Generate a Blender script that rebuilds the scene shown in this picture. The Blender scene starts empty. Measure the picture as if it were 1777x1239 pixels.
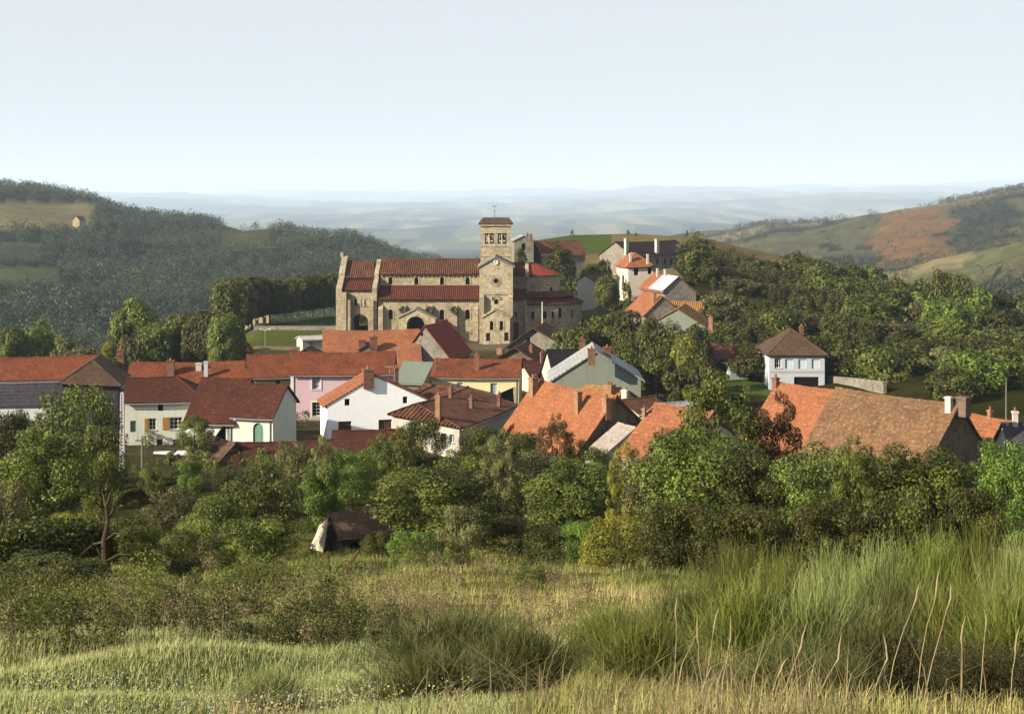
import bpy, bmesh, math, random
import numpy as np
from mathutils import Vector, Matrix, noise as mnoise
from mathutils.geometry import tessellate_polygon

# ------------------------------------------------------------------ basics
F, CX, HY = 2441.0, 888.5, 335.0      # focal length in photo pixels, centre column, eye-level row
R = math.radians
random.seed(7)
RNG = np.random.default_rng(11)
scene = bpy.context.scene
COL = scene.collection

def P(px, py, D):
    return Vector(((px - CX) / F * D, D, -(py - HY) / F * D))
def X(px, D): return (px - CX) / F * D
def Z(py, D): return -(py - HY) / F * D
def proj(p): return (CX + p[0] / p[1] * F, HY - p[2] / p[1] * F)

def tag(o, label=None, cat=None, group=None, kind=None):
    if label: o['label'] = label
    if cat: o['category'] = cat
    if group: o['group'] = group
    if kind: o['kind'] = kind
    return o

def empty(name, loc, rz=0.0):
    o = bpy.data.objects.new(name, None)
    o.empty_display_size = 0.5
    COL.objects.link(o)
    o.location = loc
    o.rotation_euler = (0, 0, rz)
    o['org'] = tuple(loc)
    return o

def thing(name, label, cat, loc, group=None):
    return tag(empty(name, loc), label, cat, group)

# ------------------------------------------------------------------ materials
MATS = {}
def newmat(name):
    m = bpy.data.materials.new(name)
    m.use_nodes = True
    nt = m.node_tree
    for n in list(nt.nodes): nt.nodes.remove(n)
    out = nt.nodes.new('ShaderNodeOutputMaterial')
    return m, nt, out
def N(nt, t, **kw):
    n = nt.nodes.new(t)
    for k, v in kw.items():
        if k in n.inputs.keys(): n.inputs[k].default_value = v
        else: setattr(n, k, v)
    return n
ALB = 0.61     # overall reflectance level of the surface colours below
def rgba(c): return (c[0] * ALB, c[1] * ALB, c[2] * ALB, 1.0)
def mixc(nt, fac, a, b, blend='MIX'):
    n = nt.nodes.new('ShaderNodeMix'); n.data_type = 'RGBA'; n.blend_type = blend
    for sock, v in ((n.inputs[0], fac), (n.inputs[6], a), (n.inputs[7], b)):
        if hasattr(v, 'links'): nt.links.new(v, sock)
        elif isinstance(v, (int, float)): sock.default_value = v
        else: sock.default_value = rgba(v)
    return n.outputs[2]
def ramp(nt, src, p0, p1):
    n = nt.nodes.new('ShaderNodeMapRange'); n.inputs[1].default_value = p0; n.inputs[2].default_value = p1
    nt.links.new(src, n.inputs[0]); return n.outputs[0]
def noise(nt, vec, scale, detail=4, rough=0.6):
    n = N(nt, 'ShaderNodeTexNoise', Scale=scale, Detail=detail, Roughness=rough)
    nt.links.new(vec, n.inputs['Vector']); return n.outputs['Fac']
def principled(nt, out, col, rough=0.85, spec=0.2, bump=None, bdist=0.02, bstr=0.6):
    b = nt.nodes.new('ShaderNodeBsdfPrincipled')
    if hasattr(col, 'links'): nt.links.new(col, b.inputs['Base Color'])
    else: b.inputs['Base Color'].default_value = rgba(col)
    b.inputs['Roughness'].default_value = rough
    b.inputs['Specular IOR Level'].default_value = spec
    if bump is not None:
        bn = N(nt, 'ShaderNodeBump', Strength=bstr, Distance=bdist)
        nt.links.new(bump, bn.inputs['Height']); nt.links.new(bn.outputs[0], b.inputs['Normal'])
    nt.links.new(b.outputs[0], out.inputs[0]); return b

def plain(name, c, rough=0.8, spec=0.2, var=0.15):
    if name in MATS: return MATS[name]
    m, nt, out = newmat(name)
    tc = N(nt, 'ShaderNodeTexCoord')
    f = noise(nt, tc.outputs['Object'], 3.0)
    col = mixc(nt, f, [x * (1 - var) for x in c], [min(1, x * (1 + var)) for x in c])
    principled(nt, out, col, rough, spec)
    MATS[name] = m; return m

def plaster(name, c, stain=(0.20, 0.19, 0.16), amt=0.45):
    if name in MATS: return MATS[name]
    m, nt, out = newmat(name)
    tc = N(nt, 'ShaderNodeTexCoord'); v = tc.outputs['Object']
    n1 = noise(nt, v, 0.7, 6, 0.7); n2 = noise(nt, v, 7.0, 4)
    mp = N(nt, 'ShaderNodeMapping'); mp.inputs['Scale'].default_value = (2.2, 2.2, 0.18)
    nt.links.new(v, mp.inputs[0]); n3 = noise(nt, mp.outputs[0], 1.0, 5, 0.65)
    col = mixc(nt, ramp(nt, n1, 0.45, 0.85), c, [a * 0.6 + b * 0.4 for a, b in zip(c, stain)])
    mm = nt.nodes.new('ShaderNodeMath'); mm.operation = 'MULTIPLY'; mm.inputs[1].default_value = amt
    nt.links.new(ramp(nt, n3, 0.5, 0.8), mm.inputs[0])
    col = mixc(nt, mm.outputs[0], col, stain)
    col = mixc(nt, ramp(nt, n2, 0.3, 0.8), col, [x * 0.9 for x in c])
    principled(nt, out, col, 0.9, 0.1, n2, 0.02, 0.4)
    MATS[name] = m; return m

def stone(name, c1, c2, mortar, bw=0.5, bh=0.26):
    if name in MATS: return MATS[name]
    m, nt, out = newmat(name)
    uv = N(nt, 'ShaderNodeUVMap'); uv.uv_map = 'UVMap'
    tc = N(nt, 'ShaderNodeTexCoord')
    br = N(nt, 'ShaderNodeTexBrick', Scale=1.0)
    br.inputs['Brick Width'].default_value = bw; br.inputs['Row Height'].default_value = bh
    br.inputs['Mortar Size'].default_value = 0.02; br.inputs['Bias'].default_value = 0.0
    br.inputs['Color1'].default_value = rgba(c1); br.inputs['Color2'].default_value = rgba(c2); br.inputs['Mortar'].default_value = rgba(mortar)
    nt.links.new(uv.outputs[0], br.inputs['Vector'])
    n1 = noise(nt, tc.outputs['Object'], 0.35, 6, 0.7); n2 = noise(nt, tc.outputs['Object'], 1.6, 6, 0.75)
    col = mixc(nt, ramp(nt, n1, 0.5, 0.75), br.outputs['Color'], [x * 0.5 for x in c2])
    col = mixc(nt, ramp(nt, n2, 0.50, 0.66), col, [x * 0.40 for x in c1])
    n6 = noise(nt, tc.outputs['Object'], 1.4, 5, 0.7)
    col = mixc(nt, ramp(nt, n6, 0.55, 0.75), col, [min(1, x * 1.25) for x in c1])
    mp = N(nt, 'ShaderNodeMapping'); mp.inputs['Scale'].default_value = (1.5, 1.5, 0.15)
    nt.links.new(tc.outputs['Object'], mp.inputs[0])
    col = mixc(nt, ramp(nt, noise(nt, mp.outputs[0], 1.0, 5, 0.7), 0.56, 0.9), col, (0.07, 0.065, 0.05))
    principled(nt, out, col, 0.95, 0.1, n2, 0.06, 0.8)
    MATS[name] = m; return m

def tiles(name, c1, c2, dark, canal=False, bw=0.24, bh=0.2, wear=0.5):
    if name in MATS: return MATS[name]
    m, nt, out = newmat(name)
    uv = N(nt, 'ShaderNodeUVMap'); uv.uv_map = 'UVMap'
    tc = N(nt, 'ShaderNodeTexCoord'); ov = tc.outputs['Object']
    br = N(nt, 'ShaderNodeTexBrick', Scale=1.0)
    br.inputs['Brick Width'].default_value = bw; br.inputs['Row Height'].default_value = bh
    br.inputs['Mortar Size'].default_value = 0.018; br.inputs['Mortar Smooth'].default_value = 0.4
    br.offset = 0.0 if canal else 0.5
    br.inputs['Color1'].default_value = rgba(c1); br.inputs['Color2'].default_value = rgba(c2)
    br.inputs['Mortar'].default_value = rgba([x * 0.45 for x in c1])
    nt.links.new(uv.outputs[0], br.inputs['Vector'])
    n1 = noise(nt, ov, 0.5, 7, 0.7); n2 = noise(nt, ov, 1.7, 6, 0.75)
    mp = N(nt, 'ShaderNodeMapping'); mp.inputs['Scale'].default_value = (2.4, 0.35, 1.0); nt.links.new(uv.outputs[0], mp.inputs[0])
    n3 = noise(nt, mp.outputs[0], 1.0, 6, 0.72); n5 = noise(nt, ov, 2.8, 4, 0.65)
    col = mixc(nt, ramp(nt, n1, 0.50 - wear * 0.14, 0.72), br.outputs['Color'], dark)
    col = mixc(nt, ramp(nt, n3, 0.50, 0.50 + 0.45 / (0.4 + wear)), col, [x * 0.7 for x in dark])
    col = mixc(nt, ramp(nt, n2, 0.52, 0.80), col, [x * 0.5 for x in dark])
    n4 = noise(nt, ov, 4.6, 3, 0.6)
    col = mixc(nt, ramp(nt, n4, 0.56, 0.74), col, [min(1, x * 1.4) for x in c1])
    lich = nt.nodes.new('ShaderNodeMath'); lich.operation = 'MULTIPLY'; lich.inputs[1].default_value = 0.55 * wear
    nt.links.new(ramp(nt, n5, 0.58, 0.78), lich.inputs[0])
    col = mixc(nt, lich.outputs[0], col, (0.26, 0.17, 0.085))
    sep = N(nt, 'ShaderNodeSeparateXYZ'); nt.links.new(uv.outputs[0], sep.inputs[0])
    if canal:
        mm = nt.nodes.new('ShaderNodeMath'); mm.operation = 'MULTIPLY'; mm.inputs[1].default_value = 2 * math.pi / bw
        nt.links.new(sep.outputs[0], mm.inputs[0])
        sn = nt.nodes.new('ShaderNodeMath'); sn.operation = 'SINE'; nt.links.new(mm.outputs[0], sn.inputs[0])
        h = sn.outputs[0]; bd, bs = 0.06, 1.0
    else:
        fr = nt.nodes.new('ShaderNodeMath'); fr.operation = 'PINGPONG'; fr.inputs[1].default_value = bh
        nt.links.new(sep.outputs[1], fr.inputs[0])
        md = nt.nodes.new('ShaderNodeMath'); md.operation = 'MULTIPLY_ADD'; md.inputs[1].default_value = 3.0
        nt.links.new(fr.outputs[0], md.inputs[0]); nt.links.new(n2, md.inputs[2])
        h = md.outputs[0]; bd, bs = 0.045, 0.9
    principled(nt, out, col, 0.9, 0.12, h, bd, bs)
    MATS[name] = m; return m

def leafmat(name, dark, light, trans=0.3, attr='rnd'):
    if name in MATS: return MATS[name]
    m, nt, out = newmat(name)
    at = N(nt, 'ShaderNodeAttribute'); at.attribute_name = attr
    oi = N(nt, 'ShaderNodeObjectInfo')
    col = mixc(nt, at.outputs['Fac'], dark, light)
    hs = N(nt, 'ShaderNodeHueSaturation')
    mr = nt.nodes.new('ShaderNodeMapRange'); mr.inputs[3].default_value = 0.492; mr.inputs[4].default_value = 0.525
    nt.links.new(oi.outputs['Random'], mr.inputs[0]); nt.links.new(mr.outputs[0], hs.inputs['Hue'])
    mr2 = nt.nodes.new('ShaderNodeMapRange'); mr2.inputs[3].default_value = 0.62; mr2.inputs[4].default_value = 1.18
    nt.links.new(oi.outputs['Random'], mr2.inputs[0]); nt.links.new(mr2.outputs[0], hs.inputs['Value'])
    nt.links.new(col, hs.inputs['Color'])
    d = N(nt, 'ShaderNodeBsdfPrincipled', Roughness=0.55); d.inputs['Specular IOR Level'].default_value = 0.25
    nt.links.new(hs.outputs[0], d.inputs['Base Color'])
    t = N(nt, 'ShaderNodeBsdfTranslucent'); nt.links.new(hs.outputs[0], t.inputs[0])
    mx = N(nt, 'ShaderNodeMixShader'); mx.inputs[0].default_value = trans
    nt.links.new(d.outputs[0], mx.inputs[1]); nt.links.new(t.outputs[0], mx.inputs[2])
    nt.links.new(mx.outputs[0], out.inputs[0])
    MATS[name] = m; return m

def grassmat(name):
    m, nt, out = newmat(name)
    at = N(nt, 'ShaderNodeAttribute'); at.attribute_name = 'Col'
    d = N(nt, 'ShaderNodeBsdfDiffuse'); t = N(nt, 'ShaderNodeBsdfTranslucent')
    nt.links.new(at.outputs['Color'], d.inputs[0]); nt.links.new(at.outputs['Color'], t.inputs[0])
    mx = N(nt, 'ShaderNodeMixShader'); mx.inputs[0].default_value = 0.42
    nt.links.new(d.outputs[0], mx.inputs[1]); nt.links.new(t.outputs[0], mx.inputs[2]); nt.links.new(mx.outputs[0], out.inputs[0])
    MATS[name] = m; return m

def glassmat():
    m, nt, out = newmat('window_glass')
    principled(nt, out, (0.012, 0.013, 0.016), 0.12, 0.5)
    MATS['glass'] = m; return m
GLASS = glassmat()
VOID = plain('dark_interior', (0.012, 0.011, 0.010), 0.95, 0.0)
WHITE = plain('white_paint', (0.70, 0.70, 0.68))
WOODB = plain('brown_wood', (0.11, 0.055, 0.03))
WOODG = plain('grey_wood', (0.16, 0.14, 0.11))
OCHRE = plain('ochre_shutter', (0.38, 0.20, 0.05))
GREENP = plain('green_paint', (0.13, 0.27, 0.20))
PALEB = plain('pale_blue_shutter', (0.60, 0.68, 0.76))
METAL = plain('dull_metal', (0.25, 0.25, 0.26), 0.5, 0.4)
CONC = plain('pale_concrete', (0.48, 0.45, 0.42))
BRICK = stone('red_brick', (0.27, 0.085, 0.045), (0.20, 0.06, 0.035), (0.2, 0.15, 0.11), 0.22, 0.075)
BRICKO = stone('orange_brick', (0.42, 0.19, 0.09), (0.34, 0.14, 0.065), (0.3, 0.22, 0.15), 0.22, 0.075)
CHWHITE = plaster('white_chimney_render', (0.62, 0.58, 0.52))
CHURCH = stone('church_stone', (0.54, 0.455, 0.31), (0.34, 0.28, 0.19), (0.41, 0.35, 0.25))
CHURCHL = stone('church_pale_stone', (0.59, 0.50, 0.345), (0.43, 0.36, 0.24), (0.45, 0.39, 0.28))
RUBBLE = stone('rubble_stone', (0.30, 0.27, 0.225), (0.22, 0.195, 0.165), (0.30, 0.27, 0.23), 0.36, 0.22)
RUBBLEB = stone('brown_rubble', (0.20, 0.145, 0.105), (0.145, 0.105, 0.08), (0.2, 0.15, 0.12), 0.36, 0.22)
RUBBLEG = plaster('grey_green_render', (0.235, 0.265, 0.225), (0.10, 0.105, 0.085), 0.7)
T_ORANGE = tiles('orange_tiles', (0.39, 0.155, 0.072), (0.31, 0.112, 0.050), (0.20, 0.078, 0.042), wear=0.45)
T_RED = tiles('red_tiles', (0.28, 0.078, 0.028), (0.18, 0.048, 0.020), (0.080, 0.030, 0.018), wear=0.9)
T_DRED = tiles('dark_red_tiles', (0.115, 0.032, 0.019), (0.075, 0.022, 0.014), (0.038, 0.016, 0.012), wear=0.9)
T_BRIGHT = tiles('bright_red_tiles', (0.29, 0.055, 0.030), (0.22, 0.040, 0.024), (0.14, 0.030, 0.02), wear=0.35)
T_CANAL = tiles('canal_tiles', (0.215, 0.085, 0.042), (0.115, 0.042, 0.025), (0.050, 0.026, 0.019), True, 0.36, 0.45, wear=0.9)
T_CANALR = tiles('red_canal_tiles', (0.17, 0.044, 0.028), (0.105, 0.028, 0.020), (0.058, 0.022, 0.017), True, 0.36, 0.45, wear=0.6)
T_BROWN = tiles('brown_tiles', (0.29, 0.165, 0.080), (0.17, 0.090, 0.048), (0.10, 0.062, 0.042), wear=1.0)
T_DBROWN = tiles('dark_brown_tiles', (0.135, 0.082, 0.052), (0.095, 0.055, 0.036), (0.055, 0.036, 0.027), wear=0.6)
T_OCHRE = tiles('ochre_tiles', (0.44, 0.24, 0.085), (0.36, 0.17, 0.06), (0.2, 0.1, 0.05), True, 0.34, 0.45, wear=0.6)
SLATE = tiles('grey_slate', (0.085, 0.078, 0.098), (0.062, 0.058, 0.076), (0.045, 0.042, 0.053), bw=0.3, bh=0.18, wear=0.4)
SLATED = tiles('black_slate', (0.022, 0.022, 0.028), (0.016, 0.016, 0.022), (0.012, 0.011, 0.013), bw=0.3, bh=0.18, wear=0.4)
SLATEP = tiles('pale_slate', (0.42, 0.43, 0.44), (0.36, 0.37, 0.39), (0.25, 0.25, 0.26), bw=0.4, bh=0.25, wear=0.4)
FIBRE = tiles('pale_fibre_cement', (0.56, 0.49, 0.44), (0.50, 0.43, 0.39), (0.34, 0.28, 0.25), True, 0.25, 0.8, wear=0.4)
PL_GREENW = plaster('greenish_white_render', (0.70, 0.73, 0.65), (0.28, 0.28, 0.24), 0.75)
PL_WHITE = plaster('bright_white_render', (1.20, 1.24, 1.30), (0.85, 0.86, 0.88), 0.25)
PL_PINK = plaster('pink_render', (0.68, 0.48, 0.56), (0.36, 0.26, 0.28), 0.5)
PL_YEL = plaster('yellow_render', (0.76, 0.69, 0.40), (0.42, 0.36, 0.2), 0.55)
PL_CREAM = plaster('cream_render', (0.78, 0.67, 0.54), (0.4, 0.33, 0.25), 0.5)
PL_BLUE = plaster('pale_blue_render', (0.52, 0.57, 0.64), (0.3, 0.3, 0.32), 0.3)
PL_TAN = plaster('tan_render', (0.38, 0.32, 0.20), (0.2, 0.15, 0.1), 0.4)
PL_OLD = plaster('old_white_render', (0.60, 0.57, 0.51), (0.2, 0.18, 0.15), 0.75)
BARK = plain('bark', (0.075, 0.055, 0.04), 0.95, 0.05, 0.4)
L_OLIVE = leafmat('olive_leaves', (0.018, 0.025, 0.006), (0.285, 0.325, 0.052))
L_DARK = leafmat('dark_green_leaves', (0.010, 0.017, 0.005), (0.202, 0.202, 0.035))
L_MID = leafmat('mid_green_leaves', (0.018, 0.030, 0.007), (0.305, 0.319, 0.050))
L_BRIGHT = leafmat('bright_green_leaves', (0.035, 0.065, 0.008), (0.310, 0.400, 0.060), 0.34)
L_GREY = leafmat('grey_green_leaves', (0.026, 0.034, 0.014), (0.349, 0.319, 0.112))
L_RED = leafmat('reddish_leaves', (0.05, 0.02, 0.010), (0.224, 0.125, 0.042))
L_YEL = leafmat('yellow_green_leaves', (0.075, 0.075, 0.010), (0.513, 0.467, 0.070), 0.38)
L_BROOM = leafmat('broom_stems', (0.020, 0.029, 0.006), (0.245, 0.262, 0.046), 0.20)
L_BROOMY = leafmat('pale_broom_stems', (0.034, 0.044, 0.012), (0.320, 0.345, 0.110), 0.22)
L_BROOMD = leafmat('dark_broom_stems', (0.020, 0.026, 0.007), (0.150, 0.152, 0.038), 0.25)
L_FAR = leafmat('far_wood_leaves', (0.020, 0.032, 0.009), (0.072, 0.086, 0.024), 0.2)
L_FARB = leafmat('far_scrub_leaves', (0.025, 0.030, 0.011), (0.100, 0.092, 0.036), 0.2)

# ------------------------------------------------------------------ mesh builder
class MB:
    def __init__(s): s.v = []; s.f = []; s.uv = []; s.m = []; s.mats = []
    def mi(s, mat):
        if mat not in s.mats: s.mats.append(mat)
        return s.mats.index(mat)
    def face(s, pts, uvs, mat):
        i = len(s.v); s.v += [tuple(p) for p in pts]
        s.f.append(tuple(range(i, i + len(pts)))); s.uv.append(uvs); s.m.append(s.mi(mat))
    def quad(s, a, b, c, d, mat):
        a, b, c, d = map(Vector, (a, b, c, d))
        e1 = (b - a); l1 = e1.length or 1e-6; e1n = e1 / l1
        def uvp(p):
            r = p - a; u = r.dot(e1n); return (u, (r - e1n * u).length)
        s.face((a, b, c, d), [uvp(p) for p in (a, b, c, d)], mat)
    def box(s, o, ux, uy, uz, mat):
        """o corner; three edge vectors"""
        o, ux, uy, uz = map(Vector, (o, ux, uy, uz))
        c = [o, o + ux, o + ux + uy, o + uy]; t = [p + uz for p in c]
        s.quad(c[0], c[1], t[1], t[0], mat); s.quad(c[1], c[2], t[2], t[1], mat)
        s.quad(c[2], c[3], t[3], t[2], mat); s.quad(c[3], c[0], t[0], t[3], mat)
        s.quad(t[0], t[1], t[2], t[3], mat); s.quad(c[3], c[2], c[1], c[0], mat)
    def abox(s, x0, x1, y0, y1, z0, z1, mat):
        s.box((x0, y0, z0), (x1 - x0, 0, 0), (0, y1 - y0, 0), (0, 0, z1 - z0), mat)
    def plate(s, outline, holes, mp, t, mat):
        """flat wall with real openings: outline / holes in 2D, mp(s,z,depth)->3D"""
        loops = [list(outline)] + [list(h) for h in holes]
        flat = [p for l in loops for p in l]
        tris = tessellate_polygon([[Vector((p[0], p[1], 0)) for p in l] for l in loops])
        for d in (0.0, t):
            for tr in tris:
                q = [flat[i] for i in tr]
                s.face([mp(p[0], p[1], d) for p in q], [(p[0], p[1]) for p in q], mat)
        for l in loops:
            for i in range(len(l)):
                p, q = l[i], l[(i + 1) % len(l)]
                ln = math.hypot(q[0] - p[0], q[1] - p[1])
                s.face([mp(p[0], p[1], 0), mp(q[0], q[1], 0), mp(q[0], q[1], t), mp(p[0], p[1], t)],
                       [(0, 0), (ln, 0), (ln, t), (0, t)], mat)
    def slab(s, r0, r1, e0, e1, mat, th=0.14, nu=10, nv=5, jit=0.03, seed=0, sag=0.0):
        """roof slope between ridge r0-r1 and eave e0-e1, slightly uneven"""
        r0, r1, e0, e1 = map(Vector, (r0, r1, e0, e1))
        ed = (e1 - e0).normalized(); sl = ((r0 + r1) / 2 - (e0 + e1) / 2); sl = (sl - ed * sl.dot(ed)).normalized()
        n = ed.cross(sl)
        if n.z < 0: n = -n
        ln = max((e1 - e0).length, 0.5); nu = max(2, min(nu, int(ln / 0.8))); 
        top, bot = [], []
        for j in range(nv + 1):
            for i in range(nu + 1):
                a, b = i / nu, j / nv
                p = (r0.lerp(r1, a)).lerp(e0.lerp(e1, a), b)
                w = mnoise.noise(Vector((p.x * 0.45 + seed, p.y * 0.45, p.z * 0.45))) * jit * 2.0
                w += (random.random() - 0.5) * jit * 0.5
                p.z -= sag * math.sin(math.pi * a) * (1 - .35 * b)
                bot.append(p + n * 0.02); top.append(p + n * (th + w))
        W = nu + 1
        def uvp(p):
            q = p - e0; return (q.dot(ed), q.dot(sl))
        for j in range(nv):
            for i in range(nu):
                k = [j * W + i, j * W + i + 1, (j + 1) * W + i + 1, (j + 1) * W + i]
                for L_ in (top, bot):
                    q = [L_[x] for x in k]
                    s.face(q, [uvp(p) for p in q], mat)
        rim = [i for i in range(W)] + [j * W + nu for j in range(1, nv + 1)] + [nv * W + i for i in range(nu - 1, -1, -1)] + [j * W for j in range(nv - 1, 0, -1)]
        for a, b in zip(rim, rim[1:] + rim[:1]):
            s.face([bot[a], bot[b], top[b], top[a]], [uvp(bot[a]), uvp(bot[b]), uvp(top[b]), uvp(top[a])], mat)
    def tube(s, pts, rads, mat, n=7):
        rings = []
        for i, p in enumerate(pts):
            p = Vector(p)
            d = (Vector(pts[min(i + 1, len(pts) - 1)]) - Vector(pts[max(i - 1, 0)])).normalized()
            a = d.orthogonal().normalized(); b = d.cross(a)
            rings.append([p + (a * math.cos(2 * math.pi * k / n) + b * math.sin(2 * math.pi * k / n)) * rads[i] for k in range(n)])
        for i in range(len(rings) - 1):
            for k in range(n):
                s.quad(rings[i][k], rings[i][(k + 1) % n], rings[i + 1][(k + 1) % n], rings[i + 1][k], mat)
        s.face(rings[0], [(0, 0)] * n, mat); s.face(rings[-1], [(0, 0)] * n, mat)
    def build(s, name, parent=None, org=(0, 0, 0), smooth=False):
        if not s.v: return None
        me = bpy.data.meshes.new(name)
        ox, oy, oz = org
        me.from_pydata([(x - ox, y - oy, z - oz) for x, y, z in s.v], [], s.f)
        for m in s.mats: me.materials.append(m)
        me.polygons.foreach_set('material_index', s.m)
        ul = me.uv_layers.new(name='UVMap')
        ul.data.foreach_set('uv', [c for fuv in s.uv for p in fuv for c in p])
        bm = bmesh.new(); bm.from_mesh(me)
        bmesh.ops.remove_doubles(bm, verts=bm.verts, dist=0.0005)
        bmesh.ops.recalc_face_normals(bm, faces=bm.faces)
        bm.to_mesh(me); bm.free()
        if smooth: me.polygons.foreach_set('use_smooth', [True] * len(me.polygons))
        o = bpy.data.objects.new(name, me); COL.objects.link(o)
        if parent is not None: o.parent = parent
        return o

def one(name, label, cat, mb, group=None, kind=None, smooth=False, org=None):
    """a thing that is one mesh"""
    if org is None:
        a = np.array(mb.v); org = (float(a[:, 0].mean()), float(a[:, 1].mean()), float(a[:, 2].min()))
    o = mb.build(name, None, org, smooth); o.location = org
    return tag(o, label, cat, group, kind)

def np_quads(name, V, mat, rnd=None, col=None, parent=None):
    """V: (n,4,3) loose quads"""
    n = len(V); me = bpy.data.meshes.new(name)
    me.vertices.add(n * 4); me.vertices.foreach_set('co', np.ascontiguousarray(V, dtype=np.float32).ravel())
    me.loops.add(n * 4); me.loops.foreach_set('vertex_index', np.arange(n * 4, dtype=np.int32))
    me.polygons.add(n); me.polygons.foreach_set('loop_start', np.arange(0, n * 4, 4, dtype=np.int32))
    me.update(calc_edges=True)
    if rnd is not None:
        a = me.attributes.new('rnd', 'FLOAT', 'FACE'); a.data.foreach_set('value', np.asarray(rnd, dtype=np.float32))
    if col is not None:
        a = me.attributes.new('Col', 'FLOAT_COLOR', 'POINT')
        c = np.ones((n * 4, 4), dtype=np.float32); c[:, :3] = (np.repeat(col, 4, axis=0) if len(col) == n else col) * ALB
        a.data.foreach_set('color', c.ravel())
    if mat: me.materials.append(mat)
    return me

# ------------------------------------------------------------------ terrain
NEAR = [(1.5, -1.55), (4, -1.9), (6, -2.3), (10, -3.55), (16, -5.1), (25, -7.4), (40, -10.9), (62, -15.8), (85, -19.0), (105, -20.9), (135, -23.6)]
FARP = [(3500, -140), (6000, -165), (12000, -140), (20000, -95), (30000, -30)]
TC = {
 -900: NEAR + [(160, -23.5), (200, -25), (240, -32), (350, -60), (450, -70), (600, -50), (750, -34), (900, -14), (1050, 8), (1200, 22), (1500, 20), (2200, -30)] + FARP,
 0: NEAR + [(160, -24), (200, -25.5), (240, -32), (350, -65), (450, -76), (600, -62), (750, -46), (900, -28), (1050, -9), (1200, 6), (1500, 2), (2200, -60)] + FARP,
 150: NEAR + [(160, -24.2), (200, -25.5), (240, -31), (350, -65), (450, -78), (600, -66), (750, -50), (900, -34), (1050, -17), (1180, -3), (1500, -15), (2200, -80)] + FARP,
 260: NEAR + [(160, -24.5), (200, -25.5), (240, -28), (350, -65), (450, -82), (600, -72), (750, -56), (900, -42), (1050, -28), (1130, -18), (1500, -40), (2200, -100)] + FARP,
 450: NEAR + [(160, -24.8), (200, -25), (240, -25), (270, -25), (320, -28), (400, -60), (500, -84), (600, -80), (750, -64), (900, -44), (1050, -24), (1300, -50), (2000, -120)] + FARP,
 600: NEAR + [(160, -24.9), (200, -25.1), (240, -25.3), (270, -25), (320, -27), (400, -58), (500, -84), (650, -80), (800, -62), (950, -36), (1050, -33), (1300, -60), (2000, -120)] + FARP,
 760: NEAR + [(160, -24.9), (200, -25.2), (240, -25.4), (270, -25), (320, -29), (400, -55), (500, -84), (650, -84), (800, -64), (950, -44), (1100, -62), (1500, -110), (2000, -125)] + FARP,
 835: NEAR + [(160, -24.9), (200, -25.2), (240, -25.4), (270, -24), (310, -18), (350, -15.3), (420, -25), (550, -70), (800, -88), (1000, -95), (1500, -120), (2000, -125)] + FARP,
 900: NEAR + [(160, -24.8), (200, -25.1), (240, -25.2), (270, -22.5), (310, -16.5), (380, -12.2), (450, -20), (600, -70), (900, -95), (1500, -120), (2000, -125)] + FARP,
 1000: NEAR + [(160, -24.6), (200, -24.8), (240, -24), (262, -21.5), (275, -19.5), (310, -15.5), (390, -10.8), (470, -18), (600, -60), (900, -95), (1500, -115), (2000, -110)] + FARP,
 1100: NEAR + [(160, -24.3), (200, -23), (240, -20.5), (275, -17.0), (310, -13.8), (390, -10.6), (470, -17), (600, -55), (900, -90), (1500, -95), (2000, -80)] + FARP,
 1200: NEAR + [(160, -24.0), (200, -22.2), (240, -18.5), (275, -15.6), (320, -12.5), (380, -11.2), (450, -17), (600, -50), (900, -80), (1500, -75), (2000, -53), (2600, -90)] + FARP,
 1350: NEAR[:-1] + [(135, -23.8), (168, -24.3), (182, -22.5), (200, -20.8), (250, -18.5), (330, -17), (375, -15.6), (430, -21), (600, -70), (900, -75), (1300, -55), (1800, -38), (2500, -80)] + FARP,
 1500: NEAR[:-2] + [(105, -20.8), (135, -23.0), (165, -23.2), (182, -21.8), (200, -20.8), (250, -20.5), (300, -24), (400, -45), (550, -75), (700, -75), (1000, -55), (1100, -58), (1400, -42), (1700, -26), (2300, -70)] + FARP,
 1650: NEAR[:-2] + [(105, -20.3), (135, -21), (160, -21.5), (200, -22.2), (240, -25), (300, -38), (400, -60), (550, -70), (700, -62), (950, -46), (1050, -52), (1300, -40), (1750, -7), (2300, -40)] + FARP,
 1777: NEAR[:-2] + [(105, -20), (135, -20.5), (160, -21), (200, -23), (240, -27), (300, -42), (400, -62), (550, -68), (700, -52), (950, -32), (1050, -36), (1300, -28), (1800, 8), (2300, -20)] + FARP,
 2700: NEAR[:-2] + [(105, -18), (135, -18), (160, -19), (200, -21), (240, -25), (300, -40), (400, -58), (550, -50), (700, -40), (950, -10), (1050, -10), (1300, 5), (1800, 45), (2300, 30)] + FARP,
}
TPX = np.array(sorted(TC)); LOGD = np.linspace(math.log(1.2), math.log(32000), 420)
TGRID = np.array([np.interp(LOGD, [math.log(d) for d, z in TC[k]], [z for d, z in TC[k]]) for k in TPX])
ker = np.hanning(9); ker /= ker.sum()
TGRID = np.array([np.convolve(np.pad(r, 4, mode='edge'), ker, 'valid') for r in TGRID])
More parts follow.
